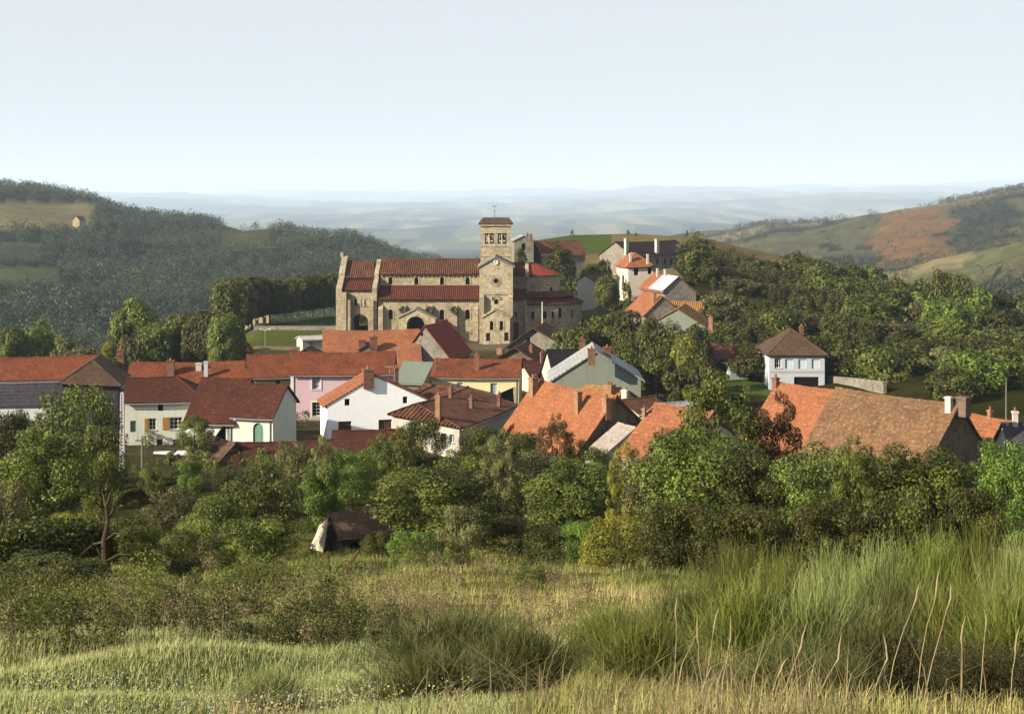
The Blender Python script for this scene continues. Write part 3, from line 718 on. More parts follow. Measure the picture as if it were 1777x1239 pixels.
# ------------------------------------------------------------------ the church
def build_church():
    org = (X(740, 245), 245.0, -26.0)
    root = thing('church', 'long romanesque stone church with square belfry tower and red tiled roofs', 'church', org)
    zB = -26.5
    S, SL = CHURCH, CHURCHL
    def part(name, mb, parent=None, label=None):
        o = mb.build(name, parent or root, org)
        if o is not None and label: o['label'] = label
        return o
    def front(Y): return lambda s, z, d: Vector((s, Y + d, z))
    def back(Y): return lambda s, z, d: Vector((s, Y - d, z))
    def rect(x0, x1, z0, z1): return [(x0, z0), (x1, z0), (x1, z1), (x0, z1)]
    def aw(Y, pc, y0, y1, w):     # arched opening outline from pixels on the plane Y
        return arch_outline(X(pc - w / 2, Y), X(pc + w / 2, Y), Z(y1, Y), Z(y0, Y))
    def arch_window(Y, pc, y0, y1, w, rim=True):
        x0, x1, z0, z1 = X(pc - w / 2, Y), X(pc + w / 2, Y), Z(y1, Y), Z(y0, Y)
        mb = MB()
        mb.plate(arch_outline(x0 - .03, x1 + .03, z0 - .03, z1 + .03), [], lambda s, z, d: Vector((s, Y + .45 + d, z)), 0.05, GLASS)
        if rim:
            mb.plate(arch_outline(x0 - .22, x1 + .22, z0 - .05, z1 + .22), [arch_outline(x0, x1, z0, z1)], lambda s, z, d: Vector((s, Y - .07 + d, z)), 0.10, SL)
        part('window', mb)
    # --- nave: aisle wall, aisle roof, clerestory, high roof
    xa, xb = X(656, 240), X(832, 240)
    wins = [678, 767, 811.5]
    mb = MB()
    zA = Z(519.5, 240)
    mb.plate(rect(xa, xb, zB, zA), [aw(240, p, 537, 554, 7.5) for p in wins] + [arch_outline(X(709, 240), X(734, 240), zB + .2, Z(552, 240))], front(240), 0.8, S)
    nb = MB(); nb.plate(rect(xa, xb, zB, zA), [], back(256), 0.8, S); part('aisle_wall', nb)
    for p in (660, 700, 746, 789, 826):      # flat buttresses on the aisle
        x0, x1 = X(p - 4, 239), X(p + 4, 239)
        mb.abox(x0, x1, 239.2, 239.99, zB, Z(536, 240), S)
        mb.quad((x0, 239.2, Z(536, 240)), (x1, 239.2, Z(536, 240)), (x1, 239.97, Z(529, 240)), (x0, 239.97, Z(529, 240)), S)
    part('aisle_wall', mb)
    for p in wins: arch_window(240, p, 537, 554, 7.5)
    mb = MB(); zc0, zc1 = Z(500, 243.6), Z(476, 243.6)
    cw = [677.5, 722.5, 767, 811.5]
    mb.plate(rect(xa, xb, zc0 - .8, zc1), [aw(243.6, p, 481, 494, 7) for p in cw], front(243.6), 0.7, S)
    nb = MB(); nb.plate(rect(xa, xb, zc0 - .8, zc1), [], back(252.4), 0.7, S); part('clerestory_wall', nb)
    for k in range(24):                      # corbel table below the high roof
        x = xa + (xb - xa) * (k + .5) / 24
        mb.abox(x - .12, x + .12, 243.35, 243.59, zc1 - .42, zc1 - .12, SL)
    part('clerestory_wall', mb)
    for p in cw: arch_window(243.6, p, 481, 494, 7)
    mb = MB(); zr = Z(452, 248)
    mb.slab((xa, 248, zr), (xb, 248, zr), (xa, 243.1, zc1 - .1), (xb, 243.1, zc1 - .1), T_CANAL, .18, 24, 6, .05)
    mb.slab((xa, 248, zr), (xb, 248, zr), (xa, 252.9, zc1 - .1), (xb, 252.9, zc1 - .1), T_CANAL, .18, 24, 6, .05)
    mb.tube([(xa + (xb - xa) * i / 40, 248, zr + .2) for i in range(41)], [.14 + .04 * (i % 2) for i in range(41)], T_CANAL, 6)
    part('roof', mb, label='brown canal-tiled high roof of the nave')
    mb = MB()
    for s_ in (1, -1):
        mb = MB()
        y0, y1 = (243.58, 239.5) if s_ == 1 else (252.42, 256.5)
        mb.slab((xa, y0, Z(497, 243.6)), (xb, y0, Z(497, 243.6)), (xa, y1, zA - .1), (xb, y1, zA - .1), T_CANALR, .18, 24, 5, .04)
        part('aisle_roof', mb, label='long red lean-to roof over the aisle' if s_ == 1 else None)
    # --- west block (narthex)
    xw, xe = X(588, 240), X(655, 240)
    def cross(off, top):       # cross section polygon of a gable parapet
        return [(239.4, zB), (239.4, Z(505, 240) + off), (243.3, Z(486, 243.6) + off), (243.3, Z(480, 243.6) + off), (248, Z(top, 248)), (252.7, Z(480, 243.6) + off), (252.7, Z(486, 243.6) + off), (256.6, Z(505, 240) + off), (256.6, zB)]
    mb = MB()
    mb.plate(rect(X(597, 240), X(650, 240), zB, Z(504, 240)),
             [arch_outline(X(610, 240), X(639, 240), Z(580, 240), Z(545, 240), 9), aw(240, 617.5, 519, 531, 4.5)], front(240), 0.9, S)
    nb = MB(); nb.plate(rect(X(597, 240), X(650, 240), zB, Z(504, 240)), [arch_outline(X(606, 240), X(648, 240), Z(580, 240), Z(545, 240), 9)], back(256), 0.9, S); part('porch_wall', nb)
    for p in (629, 637):                     # blind arches beside the slit
        x0, x1, z0, z1 = X(p - 3, 240), X(p + 3, 240), Z(532, 240), Z(518, 240)
        mb.plate(arch_outline(x0 - .15, x1 + .15, z0, z1 + .15), [arch_outline(x0, x1, z0 + .01, z1)], front(239.9), 0.12, SL)
    for p0, p1 in ((586, 601), (603.5, 608), (641, 648)):
        mb.abox(X(p0, 239.2), X(p1, 239.2), 239.1, 240.0 - .003, zB, Z(507 if p0 < 600 else 520, 240), S)
    part('porch_wall', mb)
    mb = MB()
    for p0, p1, off, top in ((587.5, 597.5, .55, 444), (649.5, 657, .55, 450)):
        mb.plate(cross(off, top), [], (lambda x0: lambda s, z, d: Vector((x0 + d, s, z)))(X(p0, 243)), X(p1, 243) - X(p0, 243), S)
    mb.abox(X(591, 248), X(596, 248), 247.6, 248.4, Z(444, 248) - .2, Z(438, 248), S)
    part('gable_parapet', mb)
    mb = MB()
    mb.slab((X(597, 248), 248, Z(453.5, 248)), (X(650, 248), 248, Z(453.5, 248)), (X(597, 243), 243.1, Z(483, 243.4)), (X(650, 243), 243.1, Z(483, 243.4)), T_CANAL, .18, 10, 6, .05)
    mb.slab((X(597, 248), 248, Z(453.5, 248)), (X(650, 248), 248, Z(453.5, 248)), (X(597, 243), 252.9, Z(483, 243.4)), (X(650, 243), 252.9, Z(483, 243.4)), T_CANAL, .18, 10, 6, .05)
    mb.slab((X(598, 244), 243.6, Z(487, 243.6)), (X(650, 244), 243.6, Z(487, 243.6)), (X(598, 240), 239.6, Z(505, 239.6)), (X(650, 240), 239.6, Z(505, 239.6)), T_CANALR, .18, 10, 5, .04)
    mb.slab((X(598, 244), 252.4, Z(487, 243.6)), (X(650, 244), 252.4, Z(487, 243.6)), (X(598, 240), 256.4, Z(505, 239.6)), (X(650, 240), 256.4, Z(505, 239.6)), T_CANALR, .18, 10, 5, .04)
    mb.abox(X(600, 243.6), X(650, 243.6), 243.55, 244.2, Z(490, 243.6), Z(482, 243.6), S)
    part('porch_roof', mb)
    # --- side porch
    mb = MB(); Yp = 236.8; ap = (X(723, Yp), Z(538, Yp)); el, er = X(692, Yp), X(755, Yp); ze = Z(553, Yp)
    mb.plate([(el, zB), (er, zB), (er, ze), ap, (el, ze)], [arch_outline(X(706, Yp), X(737, Yp), zB + .1, Z(549, Yp), 10)], front(Yp), 0.7, SL)
    mb.plate(arch_outline(X(704, Yp), X(739, Yp), Z(575, Yp), Z(547, Yp), 12), [arch_outline(X(706, Yp), X(737, Yp), Z(574.9, Yp), Z(549, Yp), 12)], front(Yp - .08), 0.1, CHURCH)
    mb.abox(el, el + .7, Yp + .703, 239.99, zB, ze, SL); mb.abox(er - .7, er, Yp + .703, 239.99, zB, ze, SL)
    part('side_porch', mb)
    mb = MB()
    for e in (el - .3, er + .3):
        mb.slab((ap[0], Yp - .15, ap[1] + .1), (ap[0], 239.98, ap[1] + .1), (e, Yp - .15, ze - .1), (e, 239.98, ze - .1), RUBBLE, .22, 4, 5, .05)
    part('side_porch_roof', mb)
    # --- transept front
    Yt = 236.5; tl, tr = X(832, Yt), X(890, Yt); za, zt_ = Z(449, Yt), Z(464, Yt); xc = X(860.5, Yt); 
    circ = lambda x, z, r, n=20: [(x + r * math.cos(2 * math.pi * k / n), z + r * math.sin(2 * math.pi * k / n)) for k in range(n)]
    oz = Z(487.5, Yt); mb = MB()
    mb.plate([(tl, zB), (tr, zB), (tr, zt_), (xc, za), (tl, zt_)], [circ(xc, oz, .42), aw(Yt, 861, 519, 528, 7), aw(Yt, 853, 557, 573, 5.5), aw(Yt, 870, 557, 573, 5.5)][:2], front(Yt), 0.9, SL)
    mb.abox(tl, tl + .9, Yt + .903, 244, zB, zt_, S); mb.abox(tr - .9, tr, Yt + .903, 244, zB, zt_, S)
    mb.plate(circ(xc, oz, 1.0), [circ(xc, oz, .72)], front(Yt - .06), .1, S)
    mb.plate(circ(xc, oz, .6), [circ(xc, oz, .42)], front(Yt - .1), .12, S)
    mb.abox(tl - .1, tr + .1, Yt - .14, Yt - .003, Z(511.5, Yt), Z(508.8, Yt), S)
    for s0, s1 in ((tl, X(840, Yt)), (X(882, Yt), tr)):
        mb.abox(s0, s1, Yt - .65, Yt - .003, zB, Z(515, Yt), S)
        mb.quad((s0, Yt - .65, Z(515, Yt)), (s1, Yt - .65, Z(515, Yt)), (s1, Yt - .15, Z(511.5, Yt)), (s0, Yt - .15, Z(511.5, Yt)), S)
    mb.plate(arch_outline(X(852, Yt), X(870, Yt), Z(520, Yt), Z(513, Yt), 10), [arch_outline(X(854, Yt), X(868, Yt), Z(519.9, Yt), Z(515, Yt), 10)], front(Yt - .14), .138, S)
    part('transept_wall', mb)
    arch_window(Yt, 861, 519, 528, 7, False)
    mb = MB(); mb.plate(circ(xc, oz, .45), [], front(Yt + .35), .05, GLASS); part('round_window', mb)
    mb = MB()
    for e, q in ((tl - .25, zt_ - .12), (tr + .25, zt_ - .12)):
        mb.slab((xc, Yt - .2, za + .12), (xc, 246, za + .12), (e, Yt - .2, q), (e, 246, q), RUBBLE, .22, 8, 6, .05)
    part('transept_roof', mb)
    mb = MB(); mb.plate(circ(X(860, Yt), Z(455.3, Yt), .42), [], front(Yt - .12), .1, plain('clock_face', (.72, .72, .74)))
    mb.plate(circ(X(860, Yt), Z(455.3, Yt), .5), [circ(X(860, Yt), Z(455.3, Yt), .42)], front(Yt - .15), .13, METAL)
    for a, l in ((100, .34), (215, .24)):
        dx, dz = math.cos(R(a)), math.sin(R(a)); c = Vector((X(860, Yt), Yt - .16, Z(455.3, Yt)))
        mb.box(c + Vector((-dz * .02, 0, dx * .02)), (dx * l, 0, dz * l), (0, .02, 0), (dz * .05, 0, -dx * .05), VOID)
    part('clock', mb)
    # --- chapel in front of the transept
    Yc = 234.6; cl, cr = X(838, Yc), X(885, Yc); mb = MB(); cx_ = X(859, Yc)
    mb.plate([(cl, zB), (cr, zB), (cr, Z(552, Yc)), (cx_, Z(540, Yc)), (cl, Z(552, Yc))],
             [aw(Yc, 853, 557, 573, 6), aw(Yc, 870, 557, 573, 6), rect(X(843.5, Yc), X(850.5, Yc), Z(592, Yc), Z(578, Yc)), rect(X(875, Yc), X(882.5, Yc), Z(592, Yc), Z(577, Yc))], front(Yc), .7, SL)
    mb.abox(cl, cl + .7, Yc + .703, Yt - .67, zB, Z(552, Yc), S); mb.abox(cr - .7, cr, Yc + .703, Yt - .67, zB, Z(552, Yc), S)
    for e in (cl - .2, cr + .2):
        mb.slab((cx_, Yc - .15, Z(539, Yc)), (cx_, Yt - .02, Z(539, Yc)), (e, Yc - .15, Z(552.5, Yc)), (e, Yt - .02, Z(552.5, Yc)), S, .25, 4, 5, .06)
    part('chapel_wall', mb)
    for p in (853, 870): arch_window(Yc, p, 557, 573, 6)
    for a, b in ((843.5, 850.5), (875, 882.5)):
        mb = MB(); mb.abox(X(a, Yc), X(b, Yc), Yc + .35, Yc + .42, Z(593, Yc), Z(577.5, Yc), WOODB); part('door', mb)
    # --- tower
    tx0, tx1, ty0, ty1 = X(834, 245.2), X(886.5, 245.2), 245.2, 250.5
    zt0, zt1 = -17.0, Z(392.5, 245.2)
    def tholes(x0, x1):
        w = x1 - x0; hs = []
        for c in (.29, .71):
            a, b = x0 + w * (c - .15), x0 + w * (c + .15); z0, z1 = Z(423, 245.2), Z(405, 245.2)
            hs.append([(a, z0), (b, z0), (b, z1 - .35), (b - .12, z1 - .05), (b - .4, z1), (a + .4, z1), (a + .12, z1 - .05), (a, z1 - .35)])
        return hs
    mb = MB(); t = .7
    mb.plate(rect(tx0, tx1, zt0, zt1), tholes(tx0, tx1), front(ty0), t, S); mb.plate(rect(tx0, tx1, zt0, zt1), tholes(tx0, tx1), back(ty1), t, S)
    ly, hy = ty0 + t + .003, ty1 - t - .003
    mb.plate(rect(ly, hy, zt0, zt1), tholes(ly, hy), lambda s, z, d: Vector((tx0 + d, s, z)), t, S)
    mb.plate(rect(ly, hy, zt0, zt1), tholes(ly, hy), lambda s, z, d: Vector((tx1 - d, s, z)), t, S)
    for y in (444, 427, 404):
        mb.abox(tx0 - .1, tx1 + .1, ty0 - .1, ty0 - .003, Z(y + 1, 245), Z(y - .6, 245), SL)
    tower = part('belfry_tower', mb)
    for c in (.29, .71):
        for y in (ty0 + .35, ty1 - .35):
            mb = MB(); x = tx0 + (tx1 - tx0) * c
            mb.tube([(x, y, Z(422.5, 245.2)), (x, y, Z(421.5, 245.2)), (x, y, Z(421, 245.2)), (x, y, Z(411, 245.2)), (x, y, Z(409.5, 245.2)), (x, y, Z(406, 245.2))], [.2, .2, .12, .12, .24, .3], SL, 8)
            part('colonnette', mb, tower)
    mb = MB()
    for c in (.29, .71):
        for q in (-.125, .125):
            x = tx0 + (tx1 - tx0) * (c + q); mb.abox(x - .09, x + .09, ty0 + .72, ty0 + .9, Z(424, 245.2), Z(404, 245.2), WOODB)
    mb.abox(tx0 + .75, tx1 - .75, ty0 + .72, ty0 + .9, Z(408.5, 245.2), Z(404, 245.2), WOODB); mb.abox(tx0 + .75, tx1 - .75, ty0 + .72, ty0 + .9, Z(425, 245.2), Z(420.5, 245.2), WOODB)
    part('darkening_posts', mb, tower)  # dark posts and beams added to darken the belfry openings
    for k, x in enumerate((tx0 + 1.5, tx1 - 1.5)):
        mb = MB(); y = 247.9; z = Z(417, 247)
        mb.tube([(x, y, z), (x, y, z + .12), (x, y, z + .6), (x, y, z + .9), (x, y, z + 1.0)], [.62, .56, .42, .34, .05], plain('bell_bronze', (.10, .09, .06), .5, .4), 10)
        mb.abox(x - .09, x + .09, ty0 + t, ty1 - t, z + 1.0, z + 1.2, WOODB); mb.abox(x - .75, x - .6, y - .1, y + .1, z - 1.2, z + 1.2, WOODB); mb.abox(x + .6, x + .75, y - .1, y + .1, z - 1.2, z + 1.2, WOODB); part('bell', mb, tower)
    mb = MB(); mb.abox(tx0 - .28, tx1 + .28, ty0 - .28, ty1 + .28, zt1 + .003, zt1 + .22, SL); part('cornice', mb, tower)
    mb = MB(); zrr = Z(379, 247.9); hx = .45
    ra, rb_ = (tx0 + hx, 247.85, zrr), (tx1 - hx, 247.85, zrr); e0 = zt1 + .22
    c = [(tx0 - .3, ty0 - .3, e0), (tx1 + .3, ty0 - .3, e0), (tx1 + .3, ty1 + .3, e0), (tx0 - .3, ty1 + .3, e0)]
    mb.slab(ra, rb_, c[0], c[1], T_DBROWN, .15, 8, 4, .03); mb.slab(ra, rb_, c[3], c[2], T_DBROWN, .15, 8, 4, .03)
    mb.slab(ra, ra, c[0], c[3], T_DBROWN, .15, 8, 4, .03); mb.slab(rb_, rb_, c[1], c[2], T_DBROWN, .15, 8, 4, .03)
    part('tower_roof', mb, tower)
    mb = MB(); vx = X(858.5, 247.9)
    mb.tube([(vx, 247.85, zrr), (vx, 247.85, Z(359.5, 247.9))], [.07, .045], METAL, 6)
    mb.abox(vx - .45, vx + .45, 247.82, 247.88, Z(367, 247.9), Z(366.2, 247.9), METAL)
    zz = Z(359.5, 247.9)
    mb.plate([(vx - .4, zz + .05), (vx - .12, zz), (vx + .15, zz), (vx + .38, zz + .22), (vx + .3, zz + .36), (vx + .12, zz + .2), (vx - .1, zz + .22), (vx - .2, zz + .4), (vx - .34, zz + .34), (vx - .26, zz + .2)], [], front(247.82), .05, METAL)
    part('weathercock', mb, tower)
    # --- choir bay right of the tower
    x0, x1 = X(888, 244), X(917, 244); mb = MB()
    mb.plate(rect(x0, x1, zB, Z(477.5, 244)), [], front(244), .7, S); nb = MB(); nb.plate(rect(x0, x1, zB, Z(477.5, 244)), [], back(252.4), .7, S); part('choir_wall', nb)
    mb.plate(rect(X(889, 240.5), X(914, 240.5), zB, Z(521, 240.5)), [aw(240.5, 895.5, 540, 551, 4), aw(240.5, 895.5, 559, 590, 9)], front(240.5), .7, S)
    mb.abox(X(911, 239.7), X(916.5, 239.7), 239.6, 240.49, zB, Z(528, 240), S)
    choir = part('choir_wall', mb)
    arch_window(240.5, 895.5, 540, 551, 4, False)
    mb = MB(); mb.plate(aw(240.5, 895.5, 559, 590, 9), [], front(240.9), .06, WOODB); part('door', mb)
    mb = MB(); zr2 = Z(456.5, 248)
    for ye, s_ in ((243.5, 1), (252.9, -1)):
        mb.slab((x0, 248, zr2), (x1 - .2, 248, zr2), (x0, ye, Z(478.5, 244)), (x1 - .2, ye, Z(478.5, 244)), T_CANALR, .15, 4, 4, .04)
    part('choir_roof', mb); mb = MB()
    mb.slab((X(889, 244), 243.98, Z(503, 244)), (X(912.5, 244), 243.98, Z(503, 244)), (X(889, 240), 240.1, Z(521, 240.3)), (X(912.5, 240), 240.1, Z(521, 240.3)), T_CANALR, .15, 4, 4, .04)
    part('choir_roof', mb)
    mb = MB(); mb.abox(X(911, 248), X(917, 248), 242.9, 253.1, Z(480, 244), Z(474, 244), S)
    mb.plate([(242.9, Z(474, 244)), (253.1, Z(474, 244)), (248, Z(452.5, 248))], [], lambda s, z, d: Vector((X(911, 248) + d, s, z)), .6, S)
    part('choir_gable', mb)
    # --- apse: high drum with a half-cone roof
    acx, acy = X(930, 248), 248.0; r1 = 4.25
    def ring(r, z, a): return Vector((acx + r * math.sin(R(a)), acy - r * math.cos(R(a)), z))
    angs = [0, 15, 30, 45, 60, 75, 90, 105, 120, 135, 150, 165, 180]
    ztop = Z(478.5, 244.5); mb = MB()
    def seg(mb, r, a0, a1, z0, z1, holes, t, mat):
        p0, p1 = ring(r, 0, a0), ring(r, 0, a1); d = (p1 - p0); l = d.length; u = d / l; n = Vector((-u.y, u.x, 0))
        if n.dot(Vector((acx, acy, 0)) - p0) < 0: n = -n
        mb.plate(rect(0, l, z0, z1), [h(l) for h in holes], lambda s, z, dd: Vector((p0.x + u.x * s + n.x * dd, p0.y + u.y * s + n.y * dd, z)), t, mat)
        return lambda s, z, dd: Vector((p0.x + u.x * s + n.x * dd, p0.y + u.y * s + n.y * dd, z)), l
    for a0, a1 in zip(angs[:-1], angs[1:]):
        seg(mb, r1, a0, a1, zB, ztop, [], .6, S)
    sx0 = X(914, 244)
    mb.plate(rect(sx0, acx, zB, ztop), [], front(acy - r1), .6, S); mb.plate(rect(sx0, acx, zB, ztop), [], back(acy + r1), .6, S)
    for p in (923, 931):
        xx0, xx1, z0, z1 = X(p - 3, 243.7), X(p + 3, 243.7), Z(498, 243.7), Z(487, 243.7)
        mb.plate(arch_outline(xx0 - .12, xx1 + .12, z0, z1 + .12), [arch_outline(xx0, xx1, z0 + .01, z1)], front(acy - r1 - .08), .07, SL)
    part('apse_wall', mb)
    wm, wl = seg(MB(), r1, 15, 30, 0, 1, [], .6, S)
    for a0, zlo, zhi in ((30, 511, 499),):
        mb = MB(); m_, l = seg(MB(), r1, a0, a0 + 15, 0, 1, [], .6, S)
        mb.plate(arch_outline(l / 2 - .22, l / 2 + .22, Z(zlo, 244.2), Z(zhi, 244.2)), [], lambda s, z, d: m_(s, z, d - .06), .05, GLASS); part('window', mb)
    mb = MB(); apx = Vector((acx - .3, acy, Z(456.5, 248)))
    for a0, a1 in zip(angs[:-1], angs[1:]):
        mb.slab(apx, apx, ring(r1 + .35, ztop - .05, a0), ring(r1 + .35, ztop - .05, a1), T_BRIGHT, .13, 3, 5, .015)
    mb.slab((X(917, 248), 248, apx.z), apx, (X(917, 244), acy - r1 - .35, ztop - .05), ring(r1 + .35, ztop - .05, 0), T_BRIGHT, .13, 4, 5, .015)
    mb.slab((X(917, 248), 248, apx.z), apx, (X(917, 244), acy + r1 + .35, ztop - .05), ring(r1 + .35, ztop - .05, 180), T_BRIGHT, .13, 4, 5, .015)
    part('apse_roof', mb, label='bright red half-cone roof of the apse')
    # --- ambulatory with two roof steps
    r2, r3 = 8.1, 7.0; a2 = [0, 5, 15, 25, 35, 44, 55, 66, 78, 90, 105, 120, 135, 150, 165, 180]
    zw = Z(529, 240.2); mb = MB(); wl_ = []
    wz = {(5, 15): (540, 553, 7), (15, 25): (540, 552, 5), (25, 35): (534, 552, 8), (44, 55): (537, 551, 8)}
    for a0, a1 in zip(a2[:-1], a2[1:]):
        hs = []
        if (a0, a1) in wz:
            t_, b_, w_ = wz[(a0, a1)]; yy = ring(r2, 0, (a0 + a1) / 2).y; hw = w_ / 2 / F * yy
            hs = [(lambda l, hw=hw, b_=b_, t_=t_, yy=yy: arch_outline(l / 2 - hw, l / 2 + hw, Z(b_, yy), Z(t_, yy)))]
            wl_.append((a0, a1, hw, Z(b_, yy), Z(t_, yy)))
        seg(mb, r2, a0, a1, zB, zw, hs, .6, S)
    Ya = acy - r2
    mb.plate(rect(X(914.2, Ya), acx, zB, zw), [aw(Ya, 924.5, 540, 553, 6.5)], front(Ya), .6, S)
    part('ambulatory_wall', mb)
    arch_window(Ya, 924.5, 540, 553, 6.5)
    for a0, a1, hw, z0, z1 in wl_:
        mb = MB(); m_, l = seg(MB(), r2, a0, a1, 0, 1, [], .6, S)
        mb.plate(arch_outline(l / 2 - hw - .03, l / 2 + hw + .03, z0 - .03, z1 + .03), [], lambda s, z, d: m_(s, z, .4 + d), .05, GLASS)
        mb.plate(arch_outline(l / 2 - hw - .2, l / 2 + hw + .2, z0, z1 + .2), [arch_outline(l / 2 - hw, l / 2 + hw, z0 + .01, z1)], lambda s, z, d: m_(s, z, d - .07), .068, SL)
        part('window', mb)
    mb = MB(); zi, zm = Z(507, 244), Z(517.5, 241)
    for a0, a1 in zip(a2[:-1], a2[1:]):
        mb.slab(ring(r1 + .02, zi, a0), ring(r1 + .02, zi, a1), ring(r3, zm, a0), ring(r3, zm, a1), T_CANALR, .14, 3, 4, .02)
        mb.slab(ring(r3 - .3, zm - .35, a0), ring(r3 - .3, zm - .35, a1), ring(r2 + .3, zw - .05, a0), ring(r2 + .3, zw - .05, a1), T_CANALR, .14, 3, 3, .02)
    mb.slab((X(918, 244), acy - r1 - .02, zi), ring(r1 + .02, zi, 0), (X(918, 241), acy - r3, zm), ring(r3, zm, 0), T_CANALR, .14, 3, 4, .02)
    mb.slab((X(914.5, 241), acy - r3 + .3, zm - .35), ring(r3 - .3, zm - .35, 0), (X(914.5, 240), acy - r2 - .3, zw - .05), ring(r2 + .3, zw - .05, 0), T_CANALR, .14, 3, 3, .02)
    part('ambulatory_roof', mb, label='two-stepped red roof around the apse')
build_church()
# ------------------------------------------------------------------ village houses
HS = {}
# far left: long roof with red tiles above a steep slate skirt, and its hipped end pavilion
h = ridge_house('long_house', 'long house at the left edge with red tiles over a steep grey slate skirt', (-110, 622), (176, 618), 150, 3.2, 1.9, PL_OLD, T_RED)
zsk = Z(708, 146)
mb = MB(); mb.slab(h.W(h.w1 + .25, -.2, h.e1 - .1), h.W(h.w1 + .25, h.L - 3.2, h.e1 - .1), h.W(h.w1 + 1.0, -.2, zsk), h.W(h.w1 + 1.0, h.L - 3.2, zsk), SLATE, .1, 20, 4, .02)
h.finish(); h.extra('slate_skirt', mb)
mb = MB(); o = h.W(h.w1 + .45, 0, h.base); mb.box(o, h.W(h.w1 + .45, h.L - 3.4, h.base) - o, h.W(h.w1 + .85, 0, h.base) - o, (0, 0, zsk - h.base + .1), plaster('white_lower_wall', (.74, .75, .72)))
h.extra('lower_wall', mb)
for x0, x1 in ((8, 20), (38, 50)):
    pass
h = gable_house('hipped_house', 'dark slate-hung house with a brown half-hipped roof behind the large leafy tree', (155, 632), 138, -9, (108, 663), (205, 667), 8, SLATE, T_DBROWN, hipA=2.3, base=-24.6)
h.win('A', 150, 673, 155, 681, 'dark'); h.win('A', 190, 684, 197, 700, 'casement'); h.finish(); h.chim('p', 203, 216, 606, 640, BRICK)
h = ridge_house('low_house', 'long low red-roofed house behind the greenish house, with brick chimney', (230, 630), (432, 628), 178, 4, 2.3, PL_TAN, T_RED).finish()
h.chim('p', 289, 303, 625, 650, BRICK); h.chim('p', 354, 361, 627, 655, PL_BLUE, 'thin bluish rendered chimney', 0); h.chim('p', 340, 350, 630, 641, PL_OLD, None, 0)
h = ridge_house('village_house', 'greenish-white house with ochre shutters and dark red half-hipped roof', (222, 658), (352, 655), 132, 3.4, 1.6, PL_GREENW, T_DRED, hipB=2.4, base=-25.0)
h.win('p', 274, 699, 283, 713, 'dark'); h.win('p', 258, 726, 271, 746, 'left', OCHRE); h.win('p', 294, 724, 316, 745, 'left', OCHRE, bars=(2, 2)); h.win('p', 226, 730, 236, 750, 'board', frame=GREENP)
h.win('p', 272, 762, 282, 790, 'door', frame=WOODB); h.win('p', 300, 762, 316, 778, 'casement'); h.finish()
h = ridge_house('village_house', 'house under a large plain dark red roof left of the arched green doorway', (354, 658), (434, 660), 129, 4.0, 3.1, PL_GREENW, T_DRED, base=-24.6)
h.win('p', 392, 732, 411, 764, 'door', frame=GREENP, slabel='pale green plank door'); h.finish()
h = ridge_house('village_house', 'small greenish-white house with arched green doorway and dark red roof', (430, 668), (497, 670.5), 127, 2.9, 2.2, PL_GREENW, T_DRED, base=-24.4, wb=2.2, dropb=1.6)
h.win('p', 439, 734, 457, 768, 'door', frame=GREENP, arch=True); h.finish()
h = ridge_house('village_house', 'orange-red roofed house with tan wall left of the pink house', (430, 618), (514, 616), 172, 4.5, 2.0, PL_TAN, T_RED)
h.win('p', 479, 660, 486, 667, 'dark'); h.win('p', 496, 652, 504, 662, 'casement'); h.finish(); h.chim('p', 503, 514, 606, 622, BRICK)
h = ridge_house('pink_house', 'tall pink-rendered house with white window surrounds and brown base', (513, 613), (684, 612), 155, 4, 1.75, PL_PINK, T_RED, base=-25.4)
h.win('p', 541.5, 652, 555.5, 675, 'veil'); h.win('p', 541.5, 698, 556, 722, 'casement', bars=(1, 3)); h.win('p', 606, 651, 614, 656, 'dark'); h.win('p', 535, 739, 548, 764, 'door', frame=WOODB)
h.finish()
for (a, b) in ((541.5, 555.5),):
    for y0, y1 in ((652, 675), (698, 722)):
        mb = MB()
        sa, zz = h.hit('p', a, y1); sb, z2 = h.hit('p', b, y0)
        m_ = h.mp('p'); q = .16
        mb.plate([(sa - q, zz - q), (sb + q, zz - q), (sb + q, z2 + q), (sa - q, z2 + q)], [[(sa, zz), (sb, zz), (sb, z2), (sa, z2)]], lambda s, z, d: m_(s, z, d - .06), .058, WHITE)
        h.extra('window_surround', mb)
mb = MB(); zt1 = h.hit('p', 540, 727)[1]; sd0, sd1 = h.hit('p', 534.5, 750)[0], h.hit('p', 548.5, 750)[0]
zd1 = h.hit('p', 541, 739)[1]
h.fbox(mb, 'p', 0, sd0, h.base, zt1, -.08, -.003, PL_TAN); h.fbox(mb, 'p', sd1, 4.2, h.base, zt1, -.08, -.003, PL_TAN); h.fbox(mb, 'p', sd0, sd1, zd1, zt1, -.08, -.003, PL_TAN)
h.extra('plinth', mb)
mb = MB(); h.fbox(mb, 'p', -.12, .2, h.base, h.e1 - .1, -.1, -.003, WHITE); h.extra('corner_pilaster', mb)  # white pilaster up the left corner of the facade
h = ridge_house('village_house', 'house under a broad bright orange tiled roof below the church porch', (562, 575), (726, 573), 196, 6, 4.6, PL_CREAM, T_ORANGE).finish()
h.chim('p', 641, 655, 584, 610, BRICK)
p = h.roofhit('p', 637, 613); mb = MB()
for s_ in (-1, 1): mb.slab((p.x, p.y - .3, p.z + 1.1), (p.x, p.y + 2.2, p.z + 1.1), (p.x + s_ * 1.3, p.y - .3, p.z + .35), (p.x + s_ * 1.3, p.y + 2.2, p.z + .35), SLATE, .1, 3, 3, .02)
mb.plate([(p.x - 1, p.z - .5), (p.x + 1, p.z - .5), (p.x + 1, p.z + .45), (p.x, p.z + 1.05), (p.x - 1, p.z + .45)], [], lambda s, z, d: Vector((s, p.y + d, z)), 1.5, WOODG)
